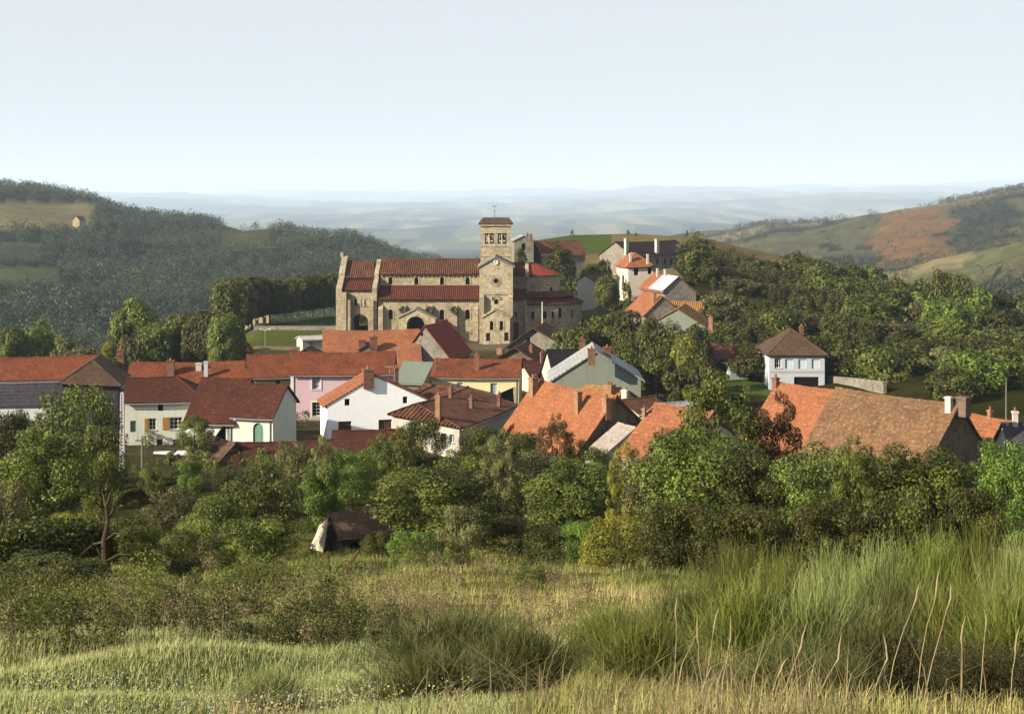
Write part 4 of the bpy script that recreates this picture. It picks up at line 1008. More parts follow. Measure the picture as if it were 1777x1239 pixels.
mb.build('dormer', h.roofobj, h.org)
h.chim('p', 622, 634, 590, 600, BRICK, None, 0)
h = gable_house('white_house', 'bright white house with wide gable facing the viewer and two brown shutters', (652, 654), 135, -15, (567.8, 704.7), (754.5, 700.5), 5.0, PL_WHITE, T_ORANGE, base=-25.0, vo=.06)
h.win('A', 598, 692, 607, 704, 'dark'); h.win('A', 699, 688, 707, 700, 'dark'); h.win('A', 587, 731, 610, 748, 'board', frame=WOODB); h.win('A', 657, 728, 680, 745, 'board', frame=WOODB)
h.finish(); h.chim('m', 627, 650, 640, 661, BRICK, 'broad brick chimney at the gable top', 2); h.chim('p', 684, 692, 638, 668, BRICK)
h = ridge_house('garden_shed', 'low shed with mossy dark red roof and whitish end below the white gable', (580, 750), (696, 747), 119, 2.4, 1.25, PL_OLD, T_DRED, cat='shed', base=-23.4)
h.win('p', 590, 786, 612, 799, 'dark'); h.finish()
h = ridge_house('garden_shed', 'longest low shed, dark red roof with white triangular end below the green doors', (405, 771), (578, 766), 112, 2.6, 1.45, PL_OLD, T_DRED, cat='shed', base=-22.9).finish()
h = ridge_house('garden_shed', 'smallest brown-roofed shed beside the leafy garden tree and white railing', (364, 757), (408, 772), 115, 2.2, 2.0, RUBBLEB, T_DBROWN, cat='shed', base=-23.2).finish()
h = gable_house('stone_house', 'grey stone gabled house with red roof standing right in front of the side porch', (737, 567), 195, 16, (702, 615), (778, 619), 9.4, RUBBLE, T_BRIGHT)
h.win('A', 730, 576, 734.5, 583, 'dark'); h.win('A', 725, 607, 733, 616, 'dark'); h.finish()
h = ridge_house('lean_to', 'grey-green lean-to roof in the shade below the grey stone gable', (703, 629), (750, 631), 172, 3.0, 1.9, WOODG, plain('green_sheet', (.16, .19, .16)), cat='shed').finish()
h = ridge_house('yellow_house', 'pale yellow house with a neat red roof in the village centre', (756, 624), (903, 625), 166, 4, 1.45, PL_YEL, T_RED)
h.win('p', 851, 665, 863, 684, 'veil', frame=PALEB); h.win('p', 793, 664, 803, 682, 'veil', frame=PALEB); h.win('p', 891, 672, 897, 684, 'dark'); h.finish(); h.chim('p', 823, 832, 615, 642, BRICK)
h = gable_house('stone_house', 'stone house with orange-edged dark roof and gable right beside the chapel foot', (926, 570), 212, 12, (882, 601), (980, 601), 9, RUBBLE, T_CANAL, oh=.8, vo=.7, group=None)
h.win('A', 912, 586, 920, 600, 'dark'); h.finish()
h = gable_house('village_house', 'brown house with low dark red gable roof behind the yellow house', (894, 604), 190, 12, (838, 636), (952, 640), 8, RUBBLEB, T_CANAL, oh=.7, vo=.6)
h.win('A', 905, 622, 913, 634, 'dark'); h.finish(); h.chim('m', 862, 874, 604, 622, BRICKO); h.chim('p', 918, 925, 600, 614, BRICK)
h = ridge_house('village_house', 'small house with cream wall squeezed between yellow house and grey-green gable', (905, 628), (946, 626), 178, 3, 1.5, PL_OLD, T_DRED)
h.win('p', 921, 650, 931, 664, 'dark'); h.finish(); h.chim('p', 977 - 40, 985 - 40, 612, 632, BRICK)
h = gable_house('grey_house', 'large grey-green gabled house with pale slate roof and red chimneys', (1034, 612), 150, 0.8, (957.5, 661), (1112, 659), 9, RUBBLEG, SLATEP)
h.finish(); h.chim('m', 1020, 1033, 605, 622, BRICK); h.chim('p', 1047, 1060, 602, 618, BRICK); h.chim('m', 1005, 1015, 588, 600, BRICK)
h = ridge_house('slate_house', 'house with steep black slate roof left of the grey-green gable', (951, 609), (1018, 607), 163, 4.4, 4.6, PL_OLD, SLATED).finish()
h = ridge_house('village_house', 'house with large smooth orange roof and three brick chimneys above the shrubs', (934, 661.5), (1069, 690), 125, 4.0, 4.5, RUBBLEB, T_ORANGE, wb=2.9, dropb=2.6, base=-23.5).finish()
h.chim('p', 917, 934, 655, 686, BRICKO); h.chim('p', 996, 1010, 679, 716, BRICKO, None, 0); h.chim('p', 1044, 1061, 690, 713, BRICKO)
h = ridge_house('village_house', 'long house with low brown canal-tiled roof and tall front chimney beside the white gable', (706, 709), (811, 674), 119.7, 4.86, 1.3, PL_OLD, T_CANAL, wb=1.3, dropb=.5, base=-24.0, hipA=2.0)
h.win('A', 765, 752, 775, 768, 'dark'); h.win('A', 780, 754, 788, 768, 'casement'); h.finish()
h.chim('p', 755, 767, 685, 727, BRICKO); h.chim('p', 814, 822, 690, 708, BRICK); h.chim('p', 862, 870, 684, 706, BRICK); h.chim('p', 838 - 60, 846 - 60, 672, 690, BRICK)
h = ridge_house('village_house', 'small brown-roofed house hidden behind the tall front chimney', (738, 668), (806, 676), 141, 3.0, 1.2, PL_OLD, T_CANAL).finish()
h = ridge_house('low_house', 'ochre-roofed low house with broad brick chimney behind the smooth orange roof', (1018, 669), (1084, 676), 137, 2.6, 1.3, PL_TAN, T_OCHRE).finish()
h.chim('p', 1047, 1068, 667, 686, BRICKO, None, 2); h.chim('p', 1078, 1092, 676, 690, CHWHITE, None, 0)
h = ridge_house('low_house', 'low house with brown canal-tiled roof right of the orange roof', (1080, 696), (1132, 690), 127, 2.8, 1.1, PL_OLD, T_CANAL).finish()
h = ridge_house('outbuilding', 'outbuilding with pale pinkish sheet roof against the shaded stone gable', (1075, 737), (1102, 744), 114, 3.3, 2.1, PL_OLD, FIBRE, wb=1.0, dropb=.6, base=-23).finish()
h = ridge_house('village_house', 'orange-roofed house half hidden by the tall loose tree', (1140, 703), (1236, 716.5), 107, 4.2, 3.1, PL_OLD, T_ORANGE, base=-23)
h.finish(); h.chim('p', 1114, 1122, 708, 727, BRICKO)
h = ridge_house('low_house', 'house with bluish slate roof just left of the tall loose tree', (1146, 703), (1206, 697), 122, 3, 1.5, PL_OLD, SLATEP).finish()
h = ridge_house('barn', 'barn end with clean orange tiles joined to the big mottled brown roof', (1353, 664), (1452, 684), 115.6, 5.0, 5.0, PL_OLD, T_ORANGE, DB=110.8, base=-23).finish()
h.chim('p', 1340, 1352, 655, 675, BRICK)
h = ridge_house('barn', 'big old barn with sagging mottled brown tiled roof and white chimney', (1453.5, 684), (1662, 696), 110.6, 4.6, 4.9, RUBBLEB, T_BROWN, wb=4.3, dropb=4.3, DB=102.2, base=-23, jit=.10).finish()
h.chim('p', 1640, 1654, 688, 716, CHWHITE, 'white rendered chimney at the ridge end', 0); h.chim('m', 1660, 1684, 688, 706, RUBBLEB, None, 0)
h = gable_house('villa', 'pale blue villa with brown hipped roof and white shuttered windows on the wooded slope', (1384, 578), 170, 0, (1335, 614), (1431, 614), 7.5, PL_BLUE, T_DBROWN, hipA=3.3, hipB=3.3, base=-25)
h.win('A', 1344, 622, 1356, 639, 'casement', bars=(2, 1))
for a in (1362.5, 1385.5, 1408.5): h.win('A', a, 623, a + 14, 640, 'board', frame=PALEB)
h.win('A', 1378, 654, 1421, 686, 'dark'); h.finish(); h.chim('p', 1388, 1394, 566, 586, BRICK)  # first opening is the carport, its inner shade a near-black sheet
mb = MB(); h.fbox(mb, 'A', -h.w0, h.w1, h.hit('A', 1384, 646)[1], h.hit('A', 1384, 643)[1], -.07, -.003, CONC); h.extra('string_course', mb)
h = ridge_house('village_house', 'orange-roofed house near the right edge beyond the brown barn', (1690, 722), (1756, 735), 113, 3, 2.2, PL_OLD, T_ORANGE).finish()
h.chim('p', 1714, 1722, 711, 728, BRICKO)
h = ridge_house('village_house', 'small house with dark slate roof at the right edge', (1742, 737), (1840, 738), 105, 3, 2.2, PL_OLD, SLATE).finish()
h.chim('p', 1757, 1766, 713, 742, CHWHITE)
h = gable_house('stone_house', 'stone house with long lichen-yellow roof verge rising above the dark central trees', (1175, 537), 200, 14, (1141, 556), (1246, 583), 9, RUBBLEG, T_OCHRE).finish()
h.chim('p', 1229, 1238, 550, 576, BRICKO)
h = ridge_house('low_house', 'low whitish house stepping down right of the lichen-yellow roof', (1228, 588), (1300, 622), 188, 2.6, 1.0, PL_BLUE, T_DRED, DB=176)
h.finish(); h.chim('p', 1266, 1274, 598, 622, BRICK)
h = gable_house('stone_house', 'stone gabled house with red-edged orange roof below the half-white roof', (1149.5, 516), 222, -12, (1120, 546), (1180, 542), 10, RUBBLE, T_ORANGE).finish()
h.chim('m', 1132, 1139, 508, 528, BRICKO)
h = ridge_house('outbuilding', 'outbuilding with flat-pitched orange tiles right of the red-edged gable', (1166, 524), (1222, 525), 228, 3.6, 2.0, RUBBLEB, T_OCHRE).finish()
h = gable_house('stone_house', 'grey stone house with roof half orange tile and half white sheet', (1177, 482), 235, -14, (1153, 506), (1208, 508), 12, RUBBLE, T_ORANGE)
h.win('m', 1107, 504, 1112, 514, 'dark'); h.win('m', 1120, 508, 1128, 520, 'board', frame=WOODB); h.finish()
q, U, sl, w, e = h.rp['m']; mb = MB()
mb.slab(h.W(-.05, -.25, h.zr + .15), h.W(-.05, 6.5, h.zr + .15), h.W(-h.w0 - .42, -.25, h.e0 + .06), h.W(-h.w0 - .42, 6.5, h.e0 + .06), plain('white_sheet', (.62, .66, .70)), .1, 6, 3, .01)
mb.build('white_roof_sheet', h.roofobj, h.org); h.chim('m', 1139, 1143, 466, 480, PL_OLD, None, 0); h.chim('m', 1152, 1156, 467, 485, PL_BLUE, None, 0)
h = gable_house('cream_house', 'small cream house with orange hipped roof in front of the dark-roofed house', (1109, 441), 252, -14, (1090, 462), (1133, 461), 6.5, PL_CREAM, T_ORANGE, hipA=2.2, hipB=2.2, base=-21.5)
h.win('A', 1100, 464, 1108, 478, 'dark'); h.win('A', 1124, 463, 1131, 476, 'dark'); h.win('m', 1079, 478, 1083, 494, 'dark'); h.finish(); h.chim('m', 1092, 1096, 440, 455, CHWHITE, None, 0); h.chim('p', 1122, 1126, 441, 452, CHWHITE, None, 0)
T_BLACK = tiles('blackened_tiles', (0.035, 0.022, 0.02), (0.026, 0.016, 0.015), (0.02, 0.014, 0.013), wear=.5)
h = ridge_house('stone_house', 'big stone house with black roof and two tall white chimneys on the rise', (1069, 421), (1172, 418), 285, 5, 2.7, RUBBLE, T_BLACK)
for a in (1139, 1152, 1163): h.win('p', a, 450, a + 4, 459, 'dark')
h.finish(); h.chim('p', 1083, 1091, 414, 437, CHWHITE); h.chim('p', 1136, 1144, 415, 439, CHWHITE)
h = gable_house('stone_house', 'narrow grey house with one dark window right behind the belfry', (909, 410), 285, -6, (892.5, 418), (926, 417), 6, RUBBLE, SLATEP)
h.win('A', 905, 423, 912, 435, 'dark'); h.finish(); h.chim('p', 913.5, 917.5, 406, 414, BRICK); h.chim('p', 919.5, 923.5, 407, 415, BRICK)
h = ridge_house('barn', 'long brown-roofed barn behind the apse below the green field', (927, 420), (1002, 419), 290, 4, 2.4, RUBBLE, T_CANAL).finish()
h = ridge_house('garden_shed', 'little shed with white end wall beside the lawn right of the apse', (1016, 478), (1050, 475.5), 258, 1.9, 1.0, CHWHITE, T_DBROWN, cat='shed')
h.finish()
h = ridge_house('outbuilding', 'white flat-topped outbuilding on the bright lawn left of the orange roof', (520, 585), (561, 583), 224, 1.5, .35, CHWHITE, CONC)
h.win('p', 536, 588, 546, 604, 'dark'); h.finish()
h = gable_house('garden_shed', 'tiny dark gabled shed below the white outbuilding', (531, 606), 188, 5, (517, 613), (552, 617), 3, SLATED, T_DBROWN, cat='shed').finish()
# television aerials
def aerial(px, py, D, hgt, parent, org):
    p = P(px, py, D); mb = MB(); mb.tube([p, p + Vector((0, 0, hgt))], [.03, .02], METAL, 5)
    for k in range(4): mb.abox(p.x - .45 + .06 * k, p.x + .45 - .06 * k, p.y - .012 + .12 * k, p.y + .012 + .12 * k, p.z + hgt - .1, p.z + hgt - .075, METAL)
    mb.abox(p.x - .012, p.x + .012, p.y, p.y + .4, p.z + hgt - .13, p.z + hgt - .102, METAL); mb.build('aerial', parent, org)
for nm, px, py, D, hg in (('pink_house', 690, 640, 152, 2.4), ('yellow_house', 755, 652, 163, 2.8), ('white_house', 676, 664, 136, 1.6)):
    r_ = bpy.data.objects[nm]; aerial(px, py, D, hg, r_, tuple(r_.location))
# far little houses
def far_house(name, label, px, py, D, w, hh, wall, roof, ang=20):
    x, y = X(px, D), D; z = zg(x, y)
    House(name, label, 'house', (x, y), (math.sin(R(ang)), math.cos(R(ang))), w * 1.2, w / 2, w / 2, z + hh * 1.5, z + hh, z + hh, wall, roof, t=.3).finish()
far_house('farmhouse', 'tiny pale yellow farmhouse among trees on the far left hill', 132, 381, 960, 5.5, 5, PL_TAN, T_DBROWN)
far_house('farmhouse', 'tiny white farmhouse in the valley beyond the right-hand trees', 1717, 500, 560, 7, 4, PL_OLD, T_DBROWN, -30)
far_house('farmhouse', 'small cream farmhouse at the right edge above the trees', 1766, 522, 420, 6, 5, PL_CREAM, T_RED, -20)
# tumbledown garden hut in the shrubs
h = ridge_house('garden_hut', 'tumbledown stone hut with sagging tiled roof and pale cloth-covered end', (579, 896), (672, 887), 63, 1.2, .7, RUBBLEB, T_DBROWN, cat='hut', wb=1.4, jit=.08, oh=.25)
h.win('p', 606, 922, 640, 960, 'dark'); h.finish(); mb = MB()
mb.slab(h.W(.1, -.25, h.zr - .05), h.W(-1.4, -.25, h.e0), h.W(.9, -.75, h.base + 1.2), h.W(-1.3, -.7, h.base + 1.0), plain('pale_canvas', (.55, .50, .38)), .04, 5, 4, .09)
h.extra('canvas_cover', mb)

# ------------------------------------------------------------------ walls, poles, posts
def wall_run(name, label, pts, tops, th, mat, cat='wall'):
    mb = MB()
    for (a, ta), (b, tb) in zip(zip(pts[:-1], tops[:-1]), zip(pts[1:], tops[1:])):
        a_, b_ = Vector(a), Vector(b); d = (b_ - a_).normalized(); n = Vector((-d.y, d.x)) * th
        za, zb = zg(*a_) - .5, zg(*b_) - .5
        lo = min(za, zb)
        mb.plate([(0, lo), ((b_ - a_).length, lo), ((b_ - a_).length, tb), (0, ta)], [], lambda s, z, dd: Vector((a_.x + d.x * s + n.x * dd / th, a_.y + d.y * s + n.y * dd / th, z)), th, mat)
    return one(name, label, cat, mb)
wall_run('retaining_wall', 'low brown stone wall along the foot of the bright lawn', [(X(412, 226), 226), (X(470, 225), 225), (X(562, 223), 223)], [Z(601, 226), Z(601, 225), Z(603, 223)], .4, RUBBLEB)
wall_run('terrace_wall', 'long grey retaining wall along the church terrace road', [(X(440, 258), 258), (X(587, 257), 257)], [Z(566, 258), Z(566, 257)], .4, RUBBLE)
wall_run('garden_wall', 'old stone garden wall running right from the pale blue villa', [(X(1434, 172), 172), (X(1490, 166), 166), (X(1533, 160), 160)], [Z(652, 172), Z(657, 166), Z(662, 160)], .4, RUBBLE)
wall_run('garden_wall', 'low white garden wall in front of the ochre-shuttered house', [(X(266, 121), 121), (X(352, 119), 119)], [Z(784, 121), Z(781, 119)], .25, plaster('white_garden_wall', (.55, .57, .60), amt=.5))
wall_run('field_wall', 'low brown bank wall beside the shed behind the apse', [(X(972, 278), 278), (X(1012, 270), 270)], [Z(496, 278), Z(497, 270)], .5, RUBBLEB)
for i, (px, lab) in enumerate(((428, 'leftmost of the pale gate pillars by the clipped trees'), (440, 'second pale gate pillar from the left by the clipped trees'), (453, 'third pale gate pillar from the left by the clipped trees'), (466, 'rightmost of the pale gate pillars by the clipped trees'))):
    D = 276; x = X(px, D); z = zg(x, D); mb = MB()
    mb.abox(x - .4, x + .4, D - .4, D + .4, z - .4, z + 1.9, CHURCHL); mb.abox(x - .52, x + .52, D - .52, D + .52, z + 1.9, z + 2.1, CHURCHL)
    mb.tube([(x, D, z + 2.1), (x, D, z + 2.3), (x, D, z + 2.55)], [.2, .28, .05], CHURCHL, 8)
    one('gate_pillar', lab, 'pillar', mb, 'gate pillars on the church terrace')
wall_run('parapet', 'pale low parapet between the gate pillars', [(X(424, 277), 277), (X(470, 277), 277)], [Z(549, 277), Z(548, 277)], .3, CHURCHL)
def pole(name, label, px, ytop, D, r, mat, cat='pole', dx=0, cross=None, group=None, extra=None):
    x = X(px, D); z0 = zg(x, D) - .5; z1 = Z(ytop, D); mb = MB()
    mb.tube([(x, D, z0), (x + dx, D, z1)], [r, r * .65], mat, 7)
    root = thing(name, label, cat, (x, D, z0), group); mb.build('post', root, (x, D, z0))
    if cross:
        cb = MB(); 
        for zz, w in cross:
            cb.abox(x + dx - w, x + dx + w, D - r - .08, D - r - .003, z1 - zz - .06, z1 - zz + .06, WOODG)
            for k in (-.85, 0.85):
                cb.tube([(x + dx + w * k, D - r - .04, z1 - zz + .06), (x + dx + w * k, D - r - .04, z1 - zz + .26)], [.05, .06], WHITE, 6)
        cb.build('crossarm', root, (x, D, z0))
    return root, (x + dx, D, z1), (x, D, z0)
pole('utility_pole', 'thin wooden pole with crossarm in front of the ochre-shuttered house', 247, 757, 108, .11, WOODG, cross=[(.3, .5)])
pole('utility_pole', 'slim grey pole standing by the cream hip-roofed house', 1054, 448, 255, .13, WOODG, cross=[(.4, .5)])
pole('utility_pole', 'tall thin pole near the right edge above the orange roof', 1746, 662, 118, .09, WOODG)
pole('flag_pole', 'white flagpole standing before the ambulatory wall', 941, 524, 231, .12, WHITE)
pole('utility_pole', 'short dark pole between the dark trees and the blue villa', 1228, 638, 150, .07, WOODG)
r_, tp, o_ = pole('street_lamp', 'thin street lamp with double head on the bright lawn', 460, 574, 227, .07, METAL, 'street lamp'); mb = MB()
for s_ in (-1, 1):
    mb.tube([(tp[0], tp[1], tp[2]), (tp[0] + s_ * .5, tp[1], tp[2] + .25), (tp[0] + s_ * .9, tp[1], tp[2] + .2)], [.05, .04, .12], WHITE, 6)
mb.build('lamp_head', r_, o_)
# lattice pole of pale concrete
D = 104; x = X(212, D); z0 = zg(x, D) - .4; z1 = Z(682, D); mb = MB(); LP = plain('lattice_concrete', (.50, .46, .48))
hgt = z1 - z0
for s_ in (-1, 1): mb.box((x + s_ * .17 - .05, D - .08, z0), (.10, 0, 0), (0, .16, 0), (-s_ * .09, 0, hgt), LP)
n = 26
for i in range(n + 1):
    zz = z0 + hgt * i / n; w = .17 - .09 * i / n; mb.abox(x - w, x + w, D - .06, D + .06, zz - .07, zz + .07, LP)
one('lattice_pole', 'tall pale concrete lattice pole beside the large leafy tree', 'pole', mb, org=(x, D, z0))
# two leaning fence posts in the meadow
for px, pt, pb, D, dx, lab in ((571, 994, 1018, 41, -.06, 'short upright dark post in the pale meadow'), (604, 976, 1008, 42, .32, 'dark post leaning right in the pale meadow')):
    x = X(px, D); z0 = zg(x, D); mb = MB(); mb.tube([(x - dx, D, z0 - .2), (x, D, z0 + .5), (x + dx, D, z0 + .95)], [.06, .055, .045], WOODB, 6); one('fence_post', lab, 'post', mb)
# ------------------------------------------------------------------ foliage
def unit(v): return v / np.maximum(np.linalg.norm(v, axis=-1, keepdims=True), 1e-9)
def leaf_quads(rng, pos, nrm, size, aspect=0.55):
    """diamond leaves at pos facing roughly nrm"""
    n = len(pos)
    nrm = unit(nrm + rng.normal(0, .55, (n, 3)))
    a = unit(np.cross(nrm, rng.normal(0, 1, (n, 3)))); b = np.cross(nrm, a)
    s = (size * rng.uniform(.6, 1.35, n))[:, None]
    fold = nrm * s * .18
    V = np.stack([pos - a * s, pos - b * s * aspect + fold, pos + a * s, pos + b * s * aspect + fold], 1)
    return V
def crown_quads(rng, shape, R0, H0, n, leaf, nclump, zlo=.18):
    """leaf clumps spread through a crown of radius R0 and top height H0"""
    if shape == 'clip':
        d = unit(rng.normal(0, 1, (n, 3))); e = 4.0
        r = 1 / ((np.abs(d) ** e).sum(1)) ** (1 / e); lump = 1 + .05 * np.sin(d[:, 0] * 9 + 1) * np.sin(d[:, 1] * 8) + .05 * np.sin(d[:, 2] * 11 + d[:, 0] * 7)
        rr = r * lump * rng.uniform(.86, 1.02, n); pos = d * rr[:, None] * np.array([R0, R0, H0 * .37]) + np.array([0, 0, H0 * .61])
        cl = np.sin(d[:, 0] * 13) * np.sin(d[:, 1] * 12 + 2) * np.sin(d[:, 2] * 15 + 1) * .25 + .5
        C = np.stack([rng.uniform(-.7, .7, 9), rng.uniform(-.7, .7, 9), rng.uniform(.4, .8, 9)], 1)
        return leaf_quads(rng, pos, d * 1.0 + np.array([0, 0, .25]), leaf), np.clip(.6 * cl + .5 * rng.uniform(0, 1, n), 0, 1), C
    C = []; tries = 0
    while len(C) < nclump and tries < nclump * 60:
        tries += 1
        u = unit(rng.normal(0, 1, (1, 3)))[0]; r = rng.uniform(0.25, 1) ** .45
        if shape == 'round': p = u * r * np.array([.78, .78, .40]) + np.array([0, 0, .60])
        elif shape == 'bush': p = u * r * np.array([.80, .80, .46]) + np.array([0, 0, .48])
        elif shape == 'tall': p = u * r * np.array([.62, .62, .46]) + np.array([0, 0, .53]); p[:2] *= 1.15 - .6 * max(0, p[2] - .35)
        elif shape == 'cone':
            z = rng.uniform(.08, .95); rr = (1 - z) * .95 * rng.uniform(.4, 1) + .04; t = rng.uniform(0, 6.283); p = np.array([rr * math.cos(t), rr * math.sin(t), z])
        elif shape == 'sparse': p = u * r * np.array([.85, .85, .45]) + np.array([0, 0, .56])
        elif shape == 'clip':
            p = np.array([rng.uniform(-.8, .8), rng.uniform(-.8, .8), rng.uniform(.34, .90)]); 
            if max(abs(p[0]), abs(p[1])) < .5 and p[2] < .75: continue
        elif shape == 'spread': p = u * r * np.array([.85, .85, .28]) + np.array([0, 0, .70])
        if shape not in ('cone', 'clip') and len(C) > 3:
            dd = np.linalg.norm((np.array(C) - p) * np.array([1, 1, H0 / R0 / 1.2]), axis=1).min()
            if dd < .14: continue
        C.append(p)
    C = np.array(C); k = len(C)
    cr = rng.uniform(.16, .32, k) if shape not in ('sparse', 'spread') else rng.uniform(.11, .24, k)
    if shape == 'cone': cr = rng.uniform(.09, .18, k)
    w = cr ** 2; ci = rng.choice(k, n, p=w / w.sum())
    d = unit(rng.normal(0, 1, (n, 3))); rr = rng.uniform(.35, 1.05, n) ** .6
    flat = np.array([1, 1, .72])
    pos = C[ci] * np.array([R0, R0, H0]) + d * flat * (cr[ci] * rr)[:, None] * R0
    pos[:, 2] = np.clip(pos[:, 2], .02 * H0, None)
    nrm = d * .8 + np.array([0, 0, .45])
    cl = rng.uniform(0, 1, k)
    rnd = np.clip(.55 * cl[ci] + .45 * rng.uniform(0, 1, n), 0, 1)
    if shape in ('round', 'tall') and n < 9000:      # cohesive rounded mass with lumps under the clumps
        k2 = int(n * .6); d2 = unit(rng.normal(0, 1, (k2, 3))); ph = rng.uniform(0, 6.28, (6, 1)); fq = rng.normal(0, 4.2, (6, 3))
        lump = 1 + .085 * np.sin(fq @ d2.T + ph).sum(0); rr2 = lump * rng.uniform(.80, 1.02, k2)
        ax = np.array([.86, .86, .41]) if shape == 'round' else np.array([.70, .70, .47])
        pos[:k2] = d2 * rr2[:, None] * ax * np.array([R0, R0, H0]) + np.array([0, 0, H0 * (.58 if shape == 'round' else .53)])
        nrm[:k2] = d2 * .9 + np.array([0, 0, .3]); tone = np.clip(.5 + .22 * np.sin(fq[::-1] @ d2.T * 1.4 + ph).sum(0), 0, 1)
        rnd[:k2] = np.clip(.5 * tone + .5 * rng.uniform(0, 1, k2), 0, 1)
    fr = R0 / np.percentile(np.hypot(pos[:, 0], pos[:, 1]), 97); fz = H0 / np.percentile(pos[:, 2], 99.3)
    pos = pos * np.array([fr, fr, fz]); C = C * np.array([fr, fr, fz])
    return leaf_quads(rng, pos, nrm, leaf), rnd, C
def wood_mesh(rng, shape, R0, H0, C, seed):
    mb = MB(); top = .62 if shape not in ('bush',) else .45
    pts = []; rads = []; r0 = .055 * R0 * (1.0 if shape != 'bush' else .7)
    for i in range(7):
        f = i / 6; pts.append((math.sin(f * 3 + seed) * .05 * R0 * f, math.cos(f * 2.3 + seed) * .05 * R0 * f, f * top * H0 - (.3 if i == 0 else 0))); rads.append(r0 * (1 - .6 * f) * (1.35 if i == 0 else 1))
    mb.tube(pts, rads, BARK, 7)
    for c in C[rng.permutation(len(C))[:9]]:
        j = int(rng.integers(2, 6)); a = Vector(pts[j]); b = Vector((c[0] * R0, c[1] * R0, c[2] * H0))
        m = a.lerp(b, .5) + Vector((0, 0, -.04 * H0)); mb.tube([a, m, b], [rads[j] * .65, rads[j] * .4, rads[j] * .15], BARK, 5)
    return mb
TPL = {}
def template(key, shape, R0, H0, n, leaf, nclump, nvar):
    out = []
    for v in range(nvar):
        rng = np.random.default_rng(abs(hash(shape)) % 1 + len(TPL) * 31 + v * 7 + 5)
        Q, rnd, C = crown_quads(rng, shape, R0, H0, n, leaf, nclump)
        me = np_quads(key + '_crown', Q, L_MID, rnd)
        wb = wood_mesh(rng, shape, R0, H0, C, v); o = wb.build('trunk'); wm = o.data; bpy.data.objects.remove(o)
        out.append((me, wm))
    TPL[key] = (out, R0, H0)
template('near_round', 'round', 2.4, 5.0, 16000, .070, 46, 3)
template('near_sparse', 'sparse', 2.6, 6.0, 11500, .078, 60, 2)
template('near_bush', 'bush', 1.8, 2.6, 15000, .052, 40, 3)
template('mid_round', 'round', 3.2, 7.0, 6500, .20, 34, 4)
template('mid_tall', 'tall', 2.4, 8.0, 3800, .19, 38, 2)
template('mid_cone', 'cone', 2.2, 8.0, 3200, .19, 60, 1)
template('mid_bush', 'bush', 2.4, 3.2, 2600, .16, 30, 3)
template('clip', 'clip', 2.6, 6.5, 14000, .17, 120, 2)
template('small', 'bush', 1.0, 1.6, 900, .10, 16, 2)
NV = {}
def veg(name, label, cat, key, px, top, D, w, mat, group=None, sink=0.0, base=None, rz=None, crown='crown', solid=True):
    """plant with its crown top on photo row `top`, w photo pixels wide, D metres away"""
    vs, R0, H0 = TPL[key]; i = NV.get(key, 0); NV[key] = i + 1
    cm, wm = vs[i % len(vs)]
    x = X(px, D); z = zg(x, D) if base is None else base; z -= sink
    if key.startswith('mid_') and 'bush' not in key: z = min(z, Z(top, D) - .85 * w / F * D)
    hgt = max(Z(top, D) - z, .6); sx = w / F * D / 2 / R0
    r = tag(empty(name, (x, D, z)), label, cat, group)
    r.scale = (sx, sx, hgt / H0); r.rotation_euler = (0, 0, random.uniform(0, 6.28) if rz is None else rz)
    c = bpy.data.objects.new(crown, cm); COL.objects.link(c); c.parent = r
    c.material_slots[0].link = 'OBJECT'; c.material_slots[0].material = mat
    if wm is not None and solid:
        t = bpy.data.objects.new('trunk', wm); COL.objects.link(t); t.parent = r
    return r

# --- woods on the far hills: thousands of crowns, one mass each side
def far_wood(name, label, pxr, Dr, n, seed, mat, size=(3.2, 5.2), q=70, leaf=.62):
    rng = np.random.default_rng(seed)
    ld = np.sqrt(rng.uniform(Dr[0] ** 2, Dr[1] ** 2, n * 4)); px = rng.uniform(*pxr, n * 4)
    x = X(px, ld); y = ld
    m = wood_mask(x, y); keep = rng.uniform(0, 1, len(x)) < m * (0.6 + .8 * (fbm(x, y, 40.0, 2) > .36))
    x, y = x[keep][:n], y[keep][:n]; z = zt(x, y); k = len(x)
    tq, tr = [], []
    for v in range(5):
        Q, r, C = crown_quads(np.random.default_rng(seed + v), 'round', 1.0, 1.9, q, leaf / 4.2, 14); tq.append(Q); tr.append(r)
    ti = rng.integers(0, 5, k); s = rng.uniform(size[0], size[1], k) * (.8 + .5 * fbm(x, y, 60.0, 5)); an = rng.uniform(0, 6.283, k)
    T = np.array(tq)[ti]; ca, sa = np.cos(an)[:, None, None], np.sin(an)[:, None, None]
    vx = (T[..., 0] * ca - T[..., 1] * sa) * s[:, None, None] + x[:, None, None]; vy = (T[..., 0] * sa + T[..., 1] * ca) * s[:, None, None] + y[:, None, None]
    vz = (T[..., 2] - .25) * (s * rng.uniform(.8, 1.25, k))[:, None, None] + z[:, None, None]
    tone = np.clip(rng.uniform(0, 1, k) * .45 + 1.5 * (fbm(x, y, 85.0, 8) - .28), 0, 1.2)
    rnd = np.clip(np.array(tr)[ti] * .5 + tone[:, None] * .5, 0, 1)
    me = np_quads(name, np.stack([vx, vy, vz], -1).reshape(-1, 4, 3), mat, rnd.ravel())
    o = bpy.data.objects.new(name, me); COL.objects.link(o); tag(o, label, 'wood', kind='stuff')
    print(name, k)
far_wood('woodland', 'dense dark wood covering the long hill on the left beyond the valley', (-350, 840), (400, 1280), 9000, 3, L_FAR, (2.3, 4.0), 48, .62)
far_wood('hillside_scrub', 'dark scrub, copses and hedges on the far right-hand hills', (1195, 1950), (520, 2050), 2000, 9, L_FARB, (2.0, 4.2), 50, .7)

